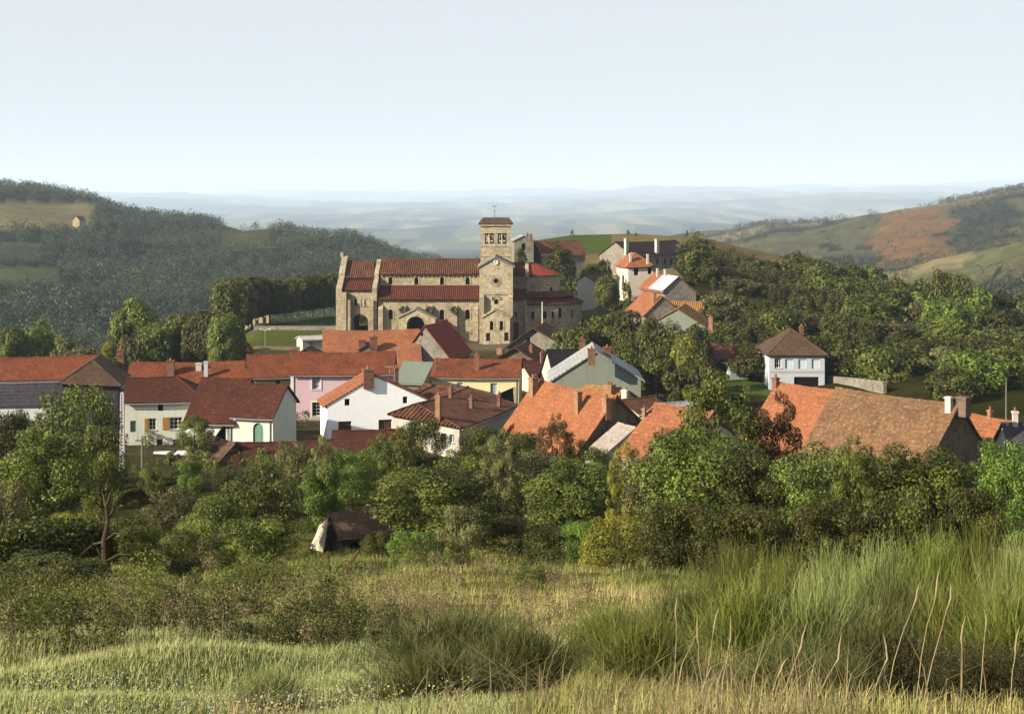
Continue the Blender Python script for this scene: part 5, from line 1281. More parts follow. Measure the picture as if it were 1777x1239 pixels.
# --- trees in the park left of the church
PK = 'clipped lime trees in the park'
for i, (px, top, D, w) in enumerate(((405, 484, 262, 62), (437, 481, 266, 56), (468, 486, 272, 46), (494, 484, 280, 42), (519, 481, 288, 40), (542, 478, 296, 38), (562, 476, 303, 36), (581, 474, 310, 34))):
    names = ['leftmost', 'second from the left', 'third from the left', 'fourth from the left', 'fifth from the left', 'sixth from the left', 'seventh from the left', 'rightmost']
    veg('lime_tree', f'clipped lime in the park left of the church, {names[i]} of eight', 'tree', 'clip', px, top, D, w * 1.2, L_DARK if i != 3 else L_MID, PK, rz=.3 + i)
for px, top, D, w, lab, mt in ((282, 561, 205, 66, 'leftmost', L_OLIVE), (322, 546, 208, 60, 'second', L_MID), (356, 543, 203, 62, 'third', L_DARK), (392, 546, 200, 54, 'rightmost', L_OLIVE)):
    veg('clipped_tree', f'big rounded clipped tree above the long red roofs, {lab} of four', 'tree', 'clip', px, top, D, w * 1.12, mt, 'clipped trees above the roofs', sink=3.0)
veg('broad_tree', 'bright green tree with ragged crown standing alone against the dark valley', 'tree', 'mid_round', 233, 520, 215, 78, L_MID)
veg('broad_tree', 'tall narrow olive tree above the left-hand red roof', 'tree', 'mid_tall', 70, 553, 205, 60, L_OLIVE)
veg('broad_tree', 'round bush-like tree at the left edge above the red roof', 'tree', 'mid_round', 22, 572, 200, 66, L_OLIVE)
veg('bush', 'small greyish bush between the two trees above the left-hand roof', 'bush', 'mid_bush', 112, 584, 200, 52, L_GREY)
for i, (px, top, w, mt) in enumerate(((150, 602, 60, L_GREY), (190, 596, 58, L_YEL), (224, 584, 52, L_GREY), (252, 578, 50, L_MID))):
    veg('hedge_bush', f'grey-green bush on the bank below the lone tree, {["first", "second", "third", "fourth"][i]} from the left', 'bush', 'mid_bush', px, top, 196, w, mt, 'bank bushes below the lone tree')
veg('ivy_bush', 'reddish leafy bush on the wall end below the clipped trees', 'bush', 'mid_bush', 425, 596, 200, 40, L_RED)
# plants on the church wall
for px, lab in ((700, 'left'), (746, 'right'), (789, 'far right')):
    x = X(px, 239); r = tag(empty('wall_shrub', (x, 239.0, Z(546, 239))), f'dark shrub growing on the aisle wall {lab} of the church porch' if lab != 'far right' else 'dark creeper on the buttress between the last two aisle windows', 'shrub', 'shrubs on the church wall')
    c = bpy.data.objects.new('crown', TPL['small'][0][0][0]); COL.objects.link(c); c.parent = r; r.scale = (.75, .4, .9); c.material_slots[0].link = 'OBJECT'; c.material_slots[0].material = L_DARK
# --- around the choir and the rise
veg('broad_tree', 'dark tree in front of the long barn behind the apse', 'tree', 'mid_round', 972, 430, 266, 56, L_DARK)
veg('broad_tree', 'dark bush-like tree beside the narrow grey house behind the apse', 'tree', 'mid_round', 903, 434, 272, 36, L_DARK)
veg('bush', 'dark hedge bush at the foot of the barn tree', 'bush', 'mid_bush', 984, 478, 263, 46, L_DARK)
veg('broad_tree', 'small tree left of the black-roofed stone house', 'tree', 'mid_round', 1025, 458, 272, 40, L_MID)
veg('broad_tree', 'low dark tree touching the gable of the black-roofed house', 'tree', 'mid_round', 1046, 452, 276, 32, L_DARK)
veg('broad_tree', 'yellowish little tree beside the slim grey pole and white-ended shed', 'tree', 'mid_round', 1052, 480, 247, 44, L_OLIVE)
veg('bush', 'dark little bush against the cream house wall', 'bush', 'mid_bush', 1088, 488, 242, 18, L_DARK)
veg('conifer', 'large dark conifer right of the black-roofed house', 'tree', 'mid_tall', 1208, 407, 262, 66, L_DARK)
veg('broad_tree', 'dark spreading tree at the foot of the large conifer', 'tree', 'mid_round', 1240, 446, 258, 60, L_DARK)
veg('broad_tree', 'dark tree between conifer and grey stone gable', 'tree', 'mid_round', 1195, 445, 264, 50, L_DARK)
for px, top, D, w, lab in ((993, 399, 385, 9, 'above the green field'), (1090, 399, 375, 10, 'left above the black roof'), (1104, 404, 372, 9, 'right above the black roof'), (1192, 400, 372, 9, 'near the large conifer')):
    veg('small_fir', f'tiny fir on the hill skyline {lab}', 'tree', 'mid_cone', px, top, D, w, L_DARK, 'tiny firs on the skyline')
# --- dark trees in the middle of the village
CT = ((1010, 566, 186, 62, 'mid_round', L_MID, 'leafy green tree at the left of the dark central clump'), (1050, 548, 190, 86, 'mid_round', L_MID, 'largest leafy tree of the central clump, right of the apse'),
      (1092, 542, 186, 74, 'mid_round', L_DARK, 'dark tree in the central clump below the red-edged gable'), (1130, 552, 180, 70, 'mid_round', L_DARK, 'tall dark tree in front of the lichen-yellow roof'),
      (1168, 560, 178, 64, 'mid_tall', L_DARK, 'narrow dark tree right of centre in the village clump'), (1207, 566, 176, 62, 'mid_round', L_DARK, 'dark tree at the right end of the central clump'),
      (1190, 586, 166, 56, 'mid_tall', L_YEL, 'narrow tree in the dark central clump, sunlight put into its yellow leaf colour'), (1142, 606, 160, 66, 'mid_round', L_DARK, 'low dark tree behind the grey-green gable'),  # first tree here: its sunlight is put into the yellow leaf colour
      (1085, 590, 172, 60, 'mid_round', L_DARK, 'dark tree behind the red chimneys of the grey-green house'), (1220, 622, 156, 60, 'mid_round', L_DARK, 'low dark tree left of the white stepped house'),
      (1180, 640, 150, 70, 'mid_bush', L_DARK, 'dark bush filling the gap right of the grey-green gable'), (975, 572, 205, 40, 'mid_bush', L_MID, 'green bush before the ambulatory below the flagpole'))
for px, top, D, w, k, m, lab in CT: veg('broad_tree', lab, 'tree', k, px, top, D, w, m)
# --- the wooded slope on the right: rows of trees, each its own
ORD = ['first', 'second', 'third', 'fourth', 'fifth', 'sixth', 'seventh', 'eighth', 'ninth', 'tenth', 'eleventh', 'twelfth', 'thirteenth', 'fourteenth']
ROWS = (
 ('crest', 'on the crest', 292, ((1272, 462, 40, 0), (1303, 456, 44, 1), (1340, 458, 44, 0), (1380, 441, 52, 0), (1420, 456, 54, 1), (1472, 460, 46, 0), (1512, 466, 54, 1), (1556, 486, 52, 0), (1596, 492, 54, 1))),
 ('edge', 'at the right skyline', 240, ((1636, 476, 46, 0), (1668, 482, 42, 1), (1700, 500, 50, 2), (1738, 512, 54, 0), (1776, 520, 60, 0))),
 ('upper', 'in the upper row', 258, ((1282, 486, 50, 3), (1308, 468, 38, 4), (1346, 496, 52, 1), (1392, 492, 44, 0), (1436, 480, 58, 1), (1480, 484, 56, 2), (1524, 492, 60, 1), (1570, 508, 58, 0), (1616, 506, 62, 2))),
 ('middle', 'in the middle row', 222, ((1250, 512, 56, 3), (1290, 522, 56, 0), (1460, 516, 46, 4), (1502, 514, 66, 1), (1546, 524, 66, 2), (1592, 530, 66, 3), (1640, 522, 70, 2), (1690, 536, 66, 1), (1742, 540, 74, 0))),
 ('lower', 'in the lower row', 198, ((1262, 566, 60, 0), (1312, 560, 44, 4), (1352, 536, 62, 1), (1452, 548, 66, 0), (1500, 556, 60, 4), (1548, 560, 70, 3), (1604, 562, 74, 1), (1660, 560, 76, 2), (1716, 576, 76, 1), (1772, 580, 80, 1))),
 ('bottom', 'at the foot', 172, ((1300, 606, 54, 0), (1470, 596, 70, 0), (1524, 604, 70, 1), (1584, 612, 76, 0), (1640, 606, 72, 3), (1470, 628, 60, 0), (1548, 634, 66, 0))),
 ('right', 'before the wood above the slate roof', 148, ((1690, 612, 84, 2), (1742, 606, 90, 2), (1708, 668, 66, 1), (1650, 640, 70, 0))))
KD = (('mid_round', L_DARK, 'dark green'), ('mid_round', L_OLIVE, 'olive'), ('mid_round', L_BRIGHT, 'bright green'), ('mid_bush', L_GREY, 'grey-green'), ('mid_tall', L_DARK, 'narrow dark'))
for rk, where, D, lst in ROWS:
    for i, (px, top, w, k) in enumerate(lst):
        key, m, cw = KD[k]
        if m is L_BRIGHT and i % 2: m = L_MID
        veg('slope_tree', f'{cw} tree {where} of the right-hand wood, {ORD[i]} from the left' if rk != 'right' else f'{cw} tree {where}, {ORD[i]} of four', 'tree', key, px, top - 2, D + random.uniform(-6, 6), w * 1.38, m, 'trees on the wooded slope', sink=.6)
# --- garden trees between the houses and the meadow
G = (('near_bush', 128, 676, 92, 165, L_OLIVE, 'large leafy tree in front of the dark slate-hung house'),
     ('near_bush', 175, 742, 78, 90, L_MID, 'mid green bush below the large leafy tree'),
     ('near_round', 82, 748, 66, 190, L_OLIVE, 'broad grey-olive bush tree at the lower left of the lattice pole'),
     ('near_bush', 18, 716, 96, 90, L_DARK, 'dark hedge bush at the left edge below the white lower wall'),
     ('near_bush', 10, 838, 52, 96, L_GREY, 'grey-green bush at the left edge beside the dark hedge'),
     ('near_round', 338, 722, 112, 64, L_MID, 'small green garden tree before the ochre-shuttered house'),
     ('near_bush', 330, 800, 88, 52, L_BRIGHT, 'small bright bush in the garden below the white railing'),
     ('small', 300, 781, 112, 34, L_OLIVE, 'little bush hiding the middle of the low white garden wall'),
     ('small', 342, 783, 110, 26, L_DARK, 'little dark bush at the right end of the low white garden wall'),
     ('near_bush', 262, 812, 88, 50, L_MID, 'small round bush at the left end of the garden hedge'),
     ('near_bush', 452, 792, 80, 70, L_OLIVE, 'olive bush in front of the longest low shed'),
     ('near_round', 505, 770, 84, 84, L_GREY, 'grey-green tree at the right end of the longest low shed'),
     ('near_round', 452, 812, 60, 150, L_DARK, 'dark round-topped tree standing left of the tumbledown hut'),
     ('near_round', 610, 782, 80, 112, L_BRIGHT, 'vivid light green tree just above the tumbledown hut'),
     ('near_bush', 560, 806, 72, 90, L_BRIGHT, 'vivid light green bush left above the tumbledown hut'),
     ('near_round', 735, 728, 90, 86, L_DARK, 'dark tree hiding the left corner of the low brown-roofed house'),
     ('near_round', 660, 760, 88, 76, L_OLIVE, 'olive tree right of the shed below the white gable'),
     ('near_round', 832, 742, 92, 90, L_MID, 'green tree in front of the long low brown roof'),
     ('near_round', 905, 752, 90, 90, L_DARK, 'dark tree at the left foot of the smooth orange roof'),
     ('near_sparse', 966, 722, 84, 66, L_RED, 'thin reddish tree standing before the smooth orange roof'),
     ('near_round', 1020, 770, 84, 90, L_OLIVE, 'olive tree at the foot of the pale sheet roof'),
     ('near_round', 762, 806, 57, 220, L_OLIVE, 'broad dark olive orchard tree right of the tumbledown hut'),
     ('near_round', 905, 788, 72, 170, L_GREY, 'broad grey-olive orchard tree in the middle of the thicket'),
     ('near_round', 1000, 800, 66, 180, L_OLIVE, 'broad olive orchard tree right of the middle of the thicket'),
     ('near_round', 830, 776, 80, 120, L_MID, 'green orchard tree behind the two broad olive trees'),
     ('near_bush', 655, 925, 56, 62, L_DARK, 'dark bush against the right end of the hut wall'),
     ('near_bush', 720, 926, 50, 110, L_BRIGHT, 'bright green bush at the meadow edge below the broad olive tree'),
     ('near_bush', 880, 905, 58, 110, L_DARK, 'dark bush at the meadow edge in the middle'),
     ('near_bush', 960, 915, 56, 100, L_DARK, 'dark low bush at the meadow edge right of the middle'),
     ('near_bush', 1065, 898, 46, 120, L_YEL, 'light yellow-green bush left of the broom thicket'),
     ('near_sparse', 1240, 655, 58, 200, L_OLIVE, 'tallest loose-crowned tree rising in front of the orange roofs'),
     ('near_round', 1200, 750, 52, 230, L_OLIVE, 'broad olive tree under the tallest loose-crowned tree'),
     ('near_round', 1145, 775, 58, 120, L_GREY, 'grey-olive tree left below the tallest loose tree'),
     ('near_sparse', 1345, 690, 58, 105, L_RED, 'reddish-brown thin tree before the clean orange barn roof'),
     ('near_round', 1330, 790, 50, 180, L_DARK, 'dark tree below the clean orange barn roof'),
     ('near_round', 1430, 782, 48, 180, L_OLIVE, 'olive-topped dark tree below the left half of the mottled barn'),
     ('near_round', 1530, 776, 48, 180, L_DARK, 'dark tree below the middle of the mottled barn roof'),
     ('near_round', 1625, 784, 48, 170, L_OLIVE, 'olive-topped dark tree below the barn gable'),
     ('near_round', 1745, 770, 60, 140, L_BRIGHT, 'light green tree at the right edge below the slate roof'),
     ('near_sparse', 690, 745, 78, 62, L_OLIVE, 'thin loose tree right of the shed under the white gable'),
     ('near_sparse', 868, 748, 70, 74, L_GREY, 'thin grey-green tree rising above the middle of the thicket'),
     ('near_sparse', 1085, 772, 62, 70, L_YEL, 'thin yellow-green tree between the middle thicket and the tallest loose tree'),
     ('near_sparse', 1480, 765, 44, 80, L_OLIVE, 'thin loose tree standing before the left half of the mottled barn'),
     ('near_sparse', 560, 760, 72, 56, L_GREY, 'thin grey tree left above the vivid light green tree'),
     ('near_bush', 800, 880, 52, 84, L_GREY, 'grey-green bush under the middle of the olive thicket'),
     ('near_bush', 1010, 905, 50, 70, L_BRIGHT, 'small bright bush left of the light yellow-green one'),
     ('near_bush', 560, 1040, 21, 105, L_DARK, 'dark low bush in the rough ground beside the middle broom bush'),
     ('near_bush', 265, 1030, 23, 150, L_MID, 'mid green bush in the rough ground under the bent trunk'),
     ('near_bush', 95, 1062, 19, 150, L_DARK, 'dark low bush near the left edge above the pale meadow'),
     ('near_bush', 400, 1058, 19, 120, L_OLIVE, 'olive low bush on the bank above the pale meadow'),
     ('near_bush', 660, 1020, 30, 90, L_BRIGHT, 'bright little bush in the dry grass below the meadow posts'),
     ('near_bush', 175, 1020, 27, 110, L_YEL, 'yellow-green low bush right of the dark edge hedge'),
     ('near_bush', 930, 985, 36, 90, L_OLIVE, 'olive low bush in the dry grass right of the middle'),
     ('near_bush', 1690, 850, 40, 130, L_DARK, 'dark bush at the right edge behind the broom'),
     ('near_bush', 1290, 880, 38, 170, L_DARK, 'dark bush behind the left end of the broom thicket'),
     ('near_bush', 1440, 872, 38, 170, L_DARK, 'dark bush behind the middle of the broom thicket'),
     ('near_bush', 1570, 866, 38, 170, L_DARK, 'dark bush behind the right half of the broom thicket'),
     ('near_bush', 1180, 872, 42, 130, L_DARK, 'dark bush between light yellow-green bush and broom'),
     ('near_bush', 295, 850, 64, 110, L_GREY, 'grey-green bush in the garden left of the dark round-topped tree'),
     ('near_bush', 370, 868, 56, 120, L_MID, 'mid green bush before the dark round-topped tree'),
     ('near_bush', 215, 905, 46, 130, L_OLIVE, 'olive bush right of the bent bare trunk'),
     ('near_bush', 120, 892, 48, 110, L_YEL, 'yellow-green bush left of the bent bare trunk'),
     ('near_bush', 440, 905, 46, 150, L_MID, 'mid green bush at the meadow edge left of the hut'),
     ('near_bush', 330, 930, 40, 150, L_OLIVE, 'olive bush in the rough ground left of the meadow posts'),
     ('near_bush', 50, 968, 33, 210, L_DARK, 'dark overgrown bush at the left edge above the dry grass'),
     ('near_bush', 150, 976, 34, 120, L_DARK, 'dark overgrown bush left of the bent trunk foot'),
     ('near_sparse', 435, 985, 27, 130, L_MID, 'thin young sapling with sparse leaves in the rough grass'))
for key, px, top, D, w, m, lab in G:
    nm = 'orchard_tree' if 'large leafy tree' in lab else {'near_round': 'orchard_tree', 'near_bush': 'bush', 'near_sparse': 'loose_tree', 'small': 'bush'}[key]
    veg(nm, lab, 'bush' if nm == 'bush' else 'tree', key, px, top, D, w, m, sink=.1)
# garden hedges
def hedge(label, pts, hgt, wdt, mat, n):
    rng = np.random.default_rng(len(label)); P0 = np.array(pts, float); segs = np.linalg.norm(np.diff(P0, axis=0), axis=1); cum = np.r_[0, np.cumsum(segs)]
    t = rng.uniform(0, cum[-1], n); x = np.interp(t, cum, P0[:, 0]); y = np.interp(t, cum, P0[:, 1])
    a = rng.uniform(0, math.pi, n); rr = rng.uniform(.75, 1.05, n)
    px_ = np.cos(a) * rr * wdt / 2; pz = np.sin(a) ** .5 * hgt * rr * rng.uniform(.3, 1, n) ** .4
    pos = np.stack([x + px_ * .3, y + px_, zt(x, y) + pz], -1)
    nrm = np.stack([np.zeros(n), np.cos(a), np.sin(a) + .3], -1)
    me = np_quads('hedge', leaf_quads(rng, pos, nrm, .055), mat, rng.uniform(0, 1, n)); o = bpy.data.objects.new('hedge', me); COL.objects.link(o); tag(o, label, 'hedge'); return o
hedge('long dark clipped hedge in front of the longest low shed', [(X(395, 96), 96), (X(570, 95), 95)], 1.0, 1.2, L_DARK, 16000)
hedge('clipped hedge curving left through the garden below the white railing', [(X(205, 84), 84), (X(255, 90), 90), (X(330, 94), 94)], .9, 1.1, L_MID, 14000)
hedge('dark hedge mound along the left edge above the dry grass', [(X(-60, 36), 36), (X(165, 38), 38)], 1.5, 2.4, L_DARK, 22000)
# bent bare trunk with a few branches
D = 35; mb = MB(); px_ = [(206, 1048), (196, 1010), (182, 975), (180, 940), (187, 905), (184, 880)]
pts = [P(a, b, D) for a, b in px_]; pts[0].z = zg(pts[0].x, D) - .2
mb.tube(pts, [.10, .09, .075, .065, .05, .03], BARK, 7)
for i, q in ((2, (150, 940)), (3, (214, 925)), (3, (140, 962)), (4, (205, 872)), (5, (170, 850)), (2, (228, 962)), (5, (196, 846))):
    e = P(q[0], q[1], D + random.uniform(-.4, .4)); a = pts[i]; mb.tube([a, a.lerp(e, .5) + Vector((0, .1, .08)), e], [.035, .025, .008], BARK, 5)
one('bare_tree', 'bent dark bare trunk leaning left in the rough ground', 'tree', mb, org=tuple(pts[0]))

# --- broom bushes: sheaves of thin upright green stems
def broom_mesh(seed, n=1900, H=1.3, Rr=.75):
    rng = np.random.default_rng(seed)
    b = rng.normal(0, .22, (n, 2)) * Rr; ang = rng.uniform(0, 6.283, n); lean = np.abs(rng.normal(0, .50, n)); h = H * rng.uniform(.45, 1.0, n) * np.clip(1.05 - .42 * lean, .4, 1)
    d = np.stack([np.cos(ang) * lean, np.sin(ang) * lean, np.ones(n)], -1)
    Q, rn = [], []
    w = rng.uniform(.0035, .0085, n); side = unit(np.stack([rng.normal(0, 1, n), rng.normal(0, 1, n), np.zeros(n)], -1))
    base = np.stack([b[:, 0], b[:, 1], np.zeros(n)], -1); tone = rng.uniform(0, 1, n)
    prev = base
    for k in range(4):
        f0, f1 = k / 4, (k + 1) / 4
        cur = base + d * (h * f1)[:, None] * np.array([1, 1, 1]) + np.stack([d[:, 0], d[:, 1], -lean], -1) * (h * .35 * f1 ** 2)[:, None] + rng.normal(0, .012, (n, 3))
        w0 = (w * (1.1 - .6 * f0))[:, None] * side; w1 = (w * (1.1 - .6 * f1))[:, None] * side
        Q.append(np.stack([prev - w0, prev + w0, cur + w1, cur - w1], 1)); rn.append(np.clip(tone * .5 + .6 * f1 - .1, 0, 1))
        # side twigs
        tw = unit(d + rng.normal(0, .45, (n, 3))) * (h * .24)[:, None]; e = cur + tw
        if k > 0: Q.append(np.stack([cur - w1 * .8, cur + w1 * .8, e + w1 * .4, e - w1 * .4], 1)); rn.append(np.clip(tone * .5 + .6 * f1, 0, 1))
        prev = cur
    return np_quads('broom_stems', np.concatenate(Q), L_BROOM, np.concatenate(rn))
BM = [broom_mesh(s) for s in (1, 2, 3)]
BR = ((1275, 915, 15, 150, 'tallest broom bush at the left end of the thicket'), (1350, 930, 14, 150, 'broom bush second from the left in the back of the thicket'), (1440, 925, 16, 140, 'pale broom bush in the back middle of the thicket'),
      (1530, 915, 15, 150, 'broom bush in the back right of the thicket'), (1620, 900, 15, 150, 'tall broom bush right of the back middle'), (1700, 890, 15, 150, 'tallest broom bush near the right edge'), (1770, 905, 14, 150, 'broom bush cut by the right edge'),
      (1190, 985, 12, 180, 'broom bush in front at the left of the thicket'), (1300, 985, 11, 210, 'large broom bush in the front left'), (1420, 975, 11, 200, 'large broom bush in the front middle'), (1660, 975, 11, 220, 'large broom bush in the front right above the straw'),
      (1560, 960, 12, 180, 'broom bush in front above the dark hollow'), (1760, 980, 10, 200, 'front broom bush at the right edge'), (790, 1050, 12, 270, 'lone broom bush in the middle foreground'), (905, 1065, 11, 220, 'lower broom bush right beside the lone middle one'), (1060, 1030, 14, 160, 'broom bush between meadow and thicket'),
      (1120, 1040, 9.5, 200, 'broom bush left of the tall straw stalks'), (470, 1150, 9.5, 150, 'small dark broom tuft in the pale meadow bottom'), (760, 1110, 8.5, 260, 'broom tuft at the bottom middle among straw'), (1540, 1035, 8.5, 240, 'darkest broom bush behind the straw stalks'), (1380, 1080, 8, 240, 'broom bush at the bottom right behind straw'), (1470, 1110, 7.6, 150, 'small broom tuft rising from the dark hollow'), (1690, 1090, 7.8, 170, 'small broom tuft in front of the dark brambles near the right edge'))
for i, (px, top, D, w, lab) in enumerate(BR):
    x = X(px, D); z = zg(x, D) - .05; r = tag(empty('broom_bush', (x, D, z), random.uniform(0, 6.28)), lab, 'bush', 'broom bushes in the foreground')
    hh = max(.35, Z(top, D) - z); sx = w / F * D / 2 / .72; r.scale = (sx, sx, hh / 1.55)
    c = bpy.data.objects.new('stems', BM[i % 3]); COL.objects.link(c); c.parent = r
    c.material_slots[0].link = 'OBJECT'; c.material_slots[0].material = L_BROOMY if ('pale' in lab or i in (3, 6, 9)) else L_BROOMD if ('dark' in lab or i in (7, 11, 13, 14, 18, 20)) else L_BROOM

# --- rough grass, weeds and dry straw
def blades(name, label, n, pxr, Dr, seed, hfun, colfun, width, mat, dens=None, bend=.5):
    rng = np.random.default_rng(seed)
    D = np.exp(rng.uniform(math.log(Dr[0]), math.log(Dr[1]), n)); px = rng.uniform(*pxr, n); x = X(px, D); y = D
    if dens is not None:
        k = rng.uniform(0, 1, n) < dens(px, x, y); px, x, y, D = px[k], x[k], y[k], D[k]; n = len(x)
    z = zt(x, y) - .03; h = hfun(rng, px, x, y); an = rng.uniform(0, 6.283, n); ln = np.abs(rng.normal(0, bend, n)) * h
    w = width * np.sqrt(np.clip(D / 8.0, .7, 9)) * rng.uniform(.6, 1.4, n); sd = np.stack([np.cos(an + 1.57), np.sin(an + 1.57), np.zeros(n)], -1) * w[:, None]
    p0 = np.stack([x, y, z], -1); dr = np.stack([np.cos(an), np.sin(an), np.zeros(n)], -1)
    p1 = p0 + dr * (ln * .3)[:, None] + np.array([0, 0, 1]) * (h * .58)[:, None]; p2 = p0 + dr * ln[:, None] + np.array([0, 0, 1]) * (h * (1 - .25 * np.clip(ln / h, 0, 1)))[:, None]
    Q = np.concatenate([np.stack([p0 - sd, p0 + sd, p1 + sd * .8, p1 - sd * .8], 1), np.stack([p1 - sd * .8, p1 + sd * .8, p2 + sd * .12, p2 - sd * .12], 1)])
    c = colfun(rng, px, x, y); me = np_quads(name, Q, mat, None, np.concatenate([c, c])); o = bpy.data.objects.new(name, me); COL.objects.link(o); tag(o, label, 'grass', kind='stuff'); return o
GM = grassmat('grass_blades')
def dryness(px, x, y):
    d = fbm(x, y, 5.0, 21) * 1.3 - .34 + .35 * (fbm(x, y, 1.4, 23) - .5)
    d += .45 * np.exp(-((y - 24 - (px - 700) * .006) / 4.0) ** 2) * (px > 350) * (px < 1250)
    d += .35 * np.exp(-((y - 13) / 2.5) ** 2) * (px < 400) - .40 * (px < 760) * (y < 12.5) * (px > 150) - .3 * np.exp(-((y - 17) / 3.0) ** 2) * (px > 350) * (px < 900) + .3 * (px > 1000) * (y < 7.5)
    d += .5 * np.exp(-((y - 22) / 6.0) ** 2) * (px > 900) * (px < 1330) + .25 * np.exp(-((y - 40) / 9.0) ** 2) * (px > 640) * (px < 1100)
    d -= .4 * (y > 34) * (px > 450) * (px < 700)
    return np.clip(d, 0, 1)
def mixcols(t, a, b): return np.array(a) * (1 - t[:, None]) + np.array(b) * t[:, None]
def gcol(rng, px, x, y):
    t = np.clip(dryness(px, x, y) + rng.normal(0, .16, len(x)), 0, 1); c = mixcols(t, (.28, .33, .082), (.78, .67, .28))
    pale = (px < 800 + 12 * y) & (y < 21) & (dryness(px, x, y) < .6); c = np.where(pale[:, None], c * .55 + np.array([.48, .52, .25]) * .74, c)
    return c * rng.uniform(.65, 1.25, len(x))[:, None]
def hollow(x, y): return np.clip((fbm(x, y, 4.5, 31) - .36) * 6, .12, 1)
blades('meadow_grass', 'rough green and straw-coloured grass over the whole foreground slope', 440000, (-450, 2350), (4.6, 62), 5, lambda r, px, x, y: np.where((px < 800 + 20 * y) & (y < 22), .05 + .09 * fbm(x, y, 1.2, 41), .10 + .20 * fbm(x, y, 2.6, 41)) * r.uniform(.6, 1.3, len(x)) * np.clip(y / 12, .8, 1.4), gcol, .0030, GM, lambda px, x, y: np.where((px < 800 + 12 * y) & (y < 21), 1.0, hollow(x, y)) * np.where((px > 930) & (y < 8.2), .16, 1))
def dcol(rng, px, x, y): return mixcols(rng.uniform(0, 1, len(x)), (.34, .27, .13), (.50, .42, .25)) * rng.uniform(.6, 1.15, len(x))[:, None]
blades('dry_grass', 'tall dry straw grass scattered through the meadow', 22000, (-120, 1900), (5.0, 45), 6, lambda r, px, x, y: r.uniform(.18, .42, len(x)), dcol, .0026, GM, lambda px, x, y: np.clip(dryness(px, x, y) * 1.4 - .3, .0, 1) * np.where(y < 9, .12, 1), .45)
blades('straw_tufts', 'pale bent straw tufts along the bottom edge of the slope', 6500, (330, 1850), (4.4, 8.4), 8, lambda r, px, x, y: r.uniform(.06, .30, len(x)) * (.5 + 1.6 * fbm(x, y, .5, 92)), dcol, .0028, GM, lambda px, x, y: np.where(px > 900, .9, .35) * np.clip((fbm(x, y, .7, 91) - .50) * 14, 0, 1), 1.0)
# tall single stalks with seed heads near the lower right corner
STK = ((1172, 1045, 6.6), (1210, 1085, 6.3), (1240, 1065, 6.5), (1268, 1090, 6.2), (1355, 1145, 5.8), (1390, 1105, 6.0), (1455, 1125, 5.9), (1590, 1020, 6.6), (1625, 1005, 6.5), (1650, 1020, 6.4), (1668, 1090, 6.1), (1712, 1060, 6.2), (1762, 1105, 5.9), (1540, 1125, 5.8))
WHERE = ('tall pale grass stalk leftmost of the four by the broom', 'pale stalk second of the four by the broom', 'pale stalk third of the four by the broom', 'short stalk fourth of the four by the broom', 'short pale stalk before the dark hollow', 'leaning pale stalk before the dark hollow', 'pale stalk at the right of the dark hollow', 'upright stalk left of the tallest pair', 'tallest straw stalk, leaning right', 'second tall straw stalk leaning right beside the tallest', 'brown stalk right of the tallest pair', 'stalk with drooping head near the lower right', 'stalk at the lower right edge', 'stalk with broad pale head at the bottom right', 'short bent stalk at the bottom centre', 'pale stalk left of the bottom centre', 'thin stalk rising from the middle broom bush', 'short stalk right of the bottom middle')
STM = plain('straw', (.36, .29, .17), .9, .05, .35)
for i, ((px, top, D), lab) in enumerate(zip(STK, WHERE)):
    top += 18
    ln = random.uniform(-.05, .16); x = X(px, D) - ln; z = zg(x, D); e = P(px, top, D); mb = MB(); a = Vector((x, D, z - .03)); bow = random.uniform(-.05, .03)
    pts = [a.lerp(e, t) + Vector((bow * math.sin(math.pi * t) + random.uniform(-.006, .006), 0, 0)) for t in (0, .25, .5, .75, .9, 1)]
    mb.tube(pts, [.0032, .0030, .0026, .0022, .0018, .0015], STM, 5); cv = random.uniform(-.02, .035); hl = random.uniform(.5, 1.1)
    mb.tube([pts[4], e, e + Vector((cv * .3, 0, .05 * hl)), e + Vector((cv * .9, 0, .10 * hl))], [.0018, .0042, .0036, .0006], STM, 6); m = pts[3]
    one('grass_stalk', lab, 'grass stalk', mb, 'tall straw stalks in the foreground', org=tuple(a))
def weeds(name, label, n, pxr, Dr, seed, mat, hr, dens, ls=.015, m=260):
    rng = np.random.default_rng(seed); D = np.exp(rng.uniform(math.log(Dr[0]), math.log(Dr[1]), n)); px = rng.uniform(*pxr, n); x = X(px, D); y = D
    k = rng.uniform(0, 1, n) < dens(px, x, y); x, y = x[k], y[k]; k = len(x); z = zt(x, y)
    h = rng.uniform(*hr, k); tq = []
    pos = np.zeros((k, m, 3)); t = rng.uniform(0, 1, (k, m)) ** .7; a = rng.uniform(0, 6.283, (k, m)); r = rng.uniform(0, 1, (k, m)) ** .5 * (.16 + .42 * t * (1.25 - t))
    pos[..., 0] = x[:, None] + np.cos(a) * r * h[:, None]; pos[..., 1] = y[:, None] + np.sin(a) * r * h[:, None]; pos[..., 2] = z[:, None] + t * h[:, None]
    pos = pos.reshape(-1, 3); nrm = np.stack([np.cos(a) * .6, np.sin(a) * .6, np.ones_like(a) * .5], -1).reshape(-1, 3)
    rnd = np.clip(rng.uniform(0, 1, (k, 1)) * .5 + rng.uniform(0, 1, (k, m)) * .5, 0, 1).ravel()
    sz = np.repeat(ls * np.sqrt(np.clip(y / 10, 1, 6)), m)
    me = np_quads(name, leaf_quads(rng, pos, nrm, sz, .4), mat, rnd); o = bpy.data.objects.new(name, me); COL.objects.link(o); tag(o, label, 'undergrowth', kind='stuff'); print(name, k)
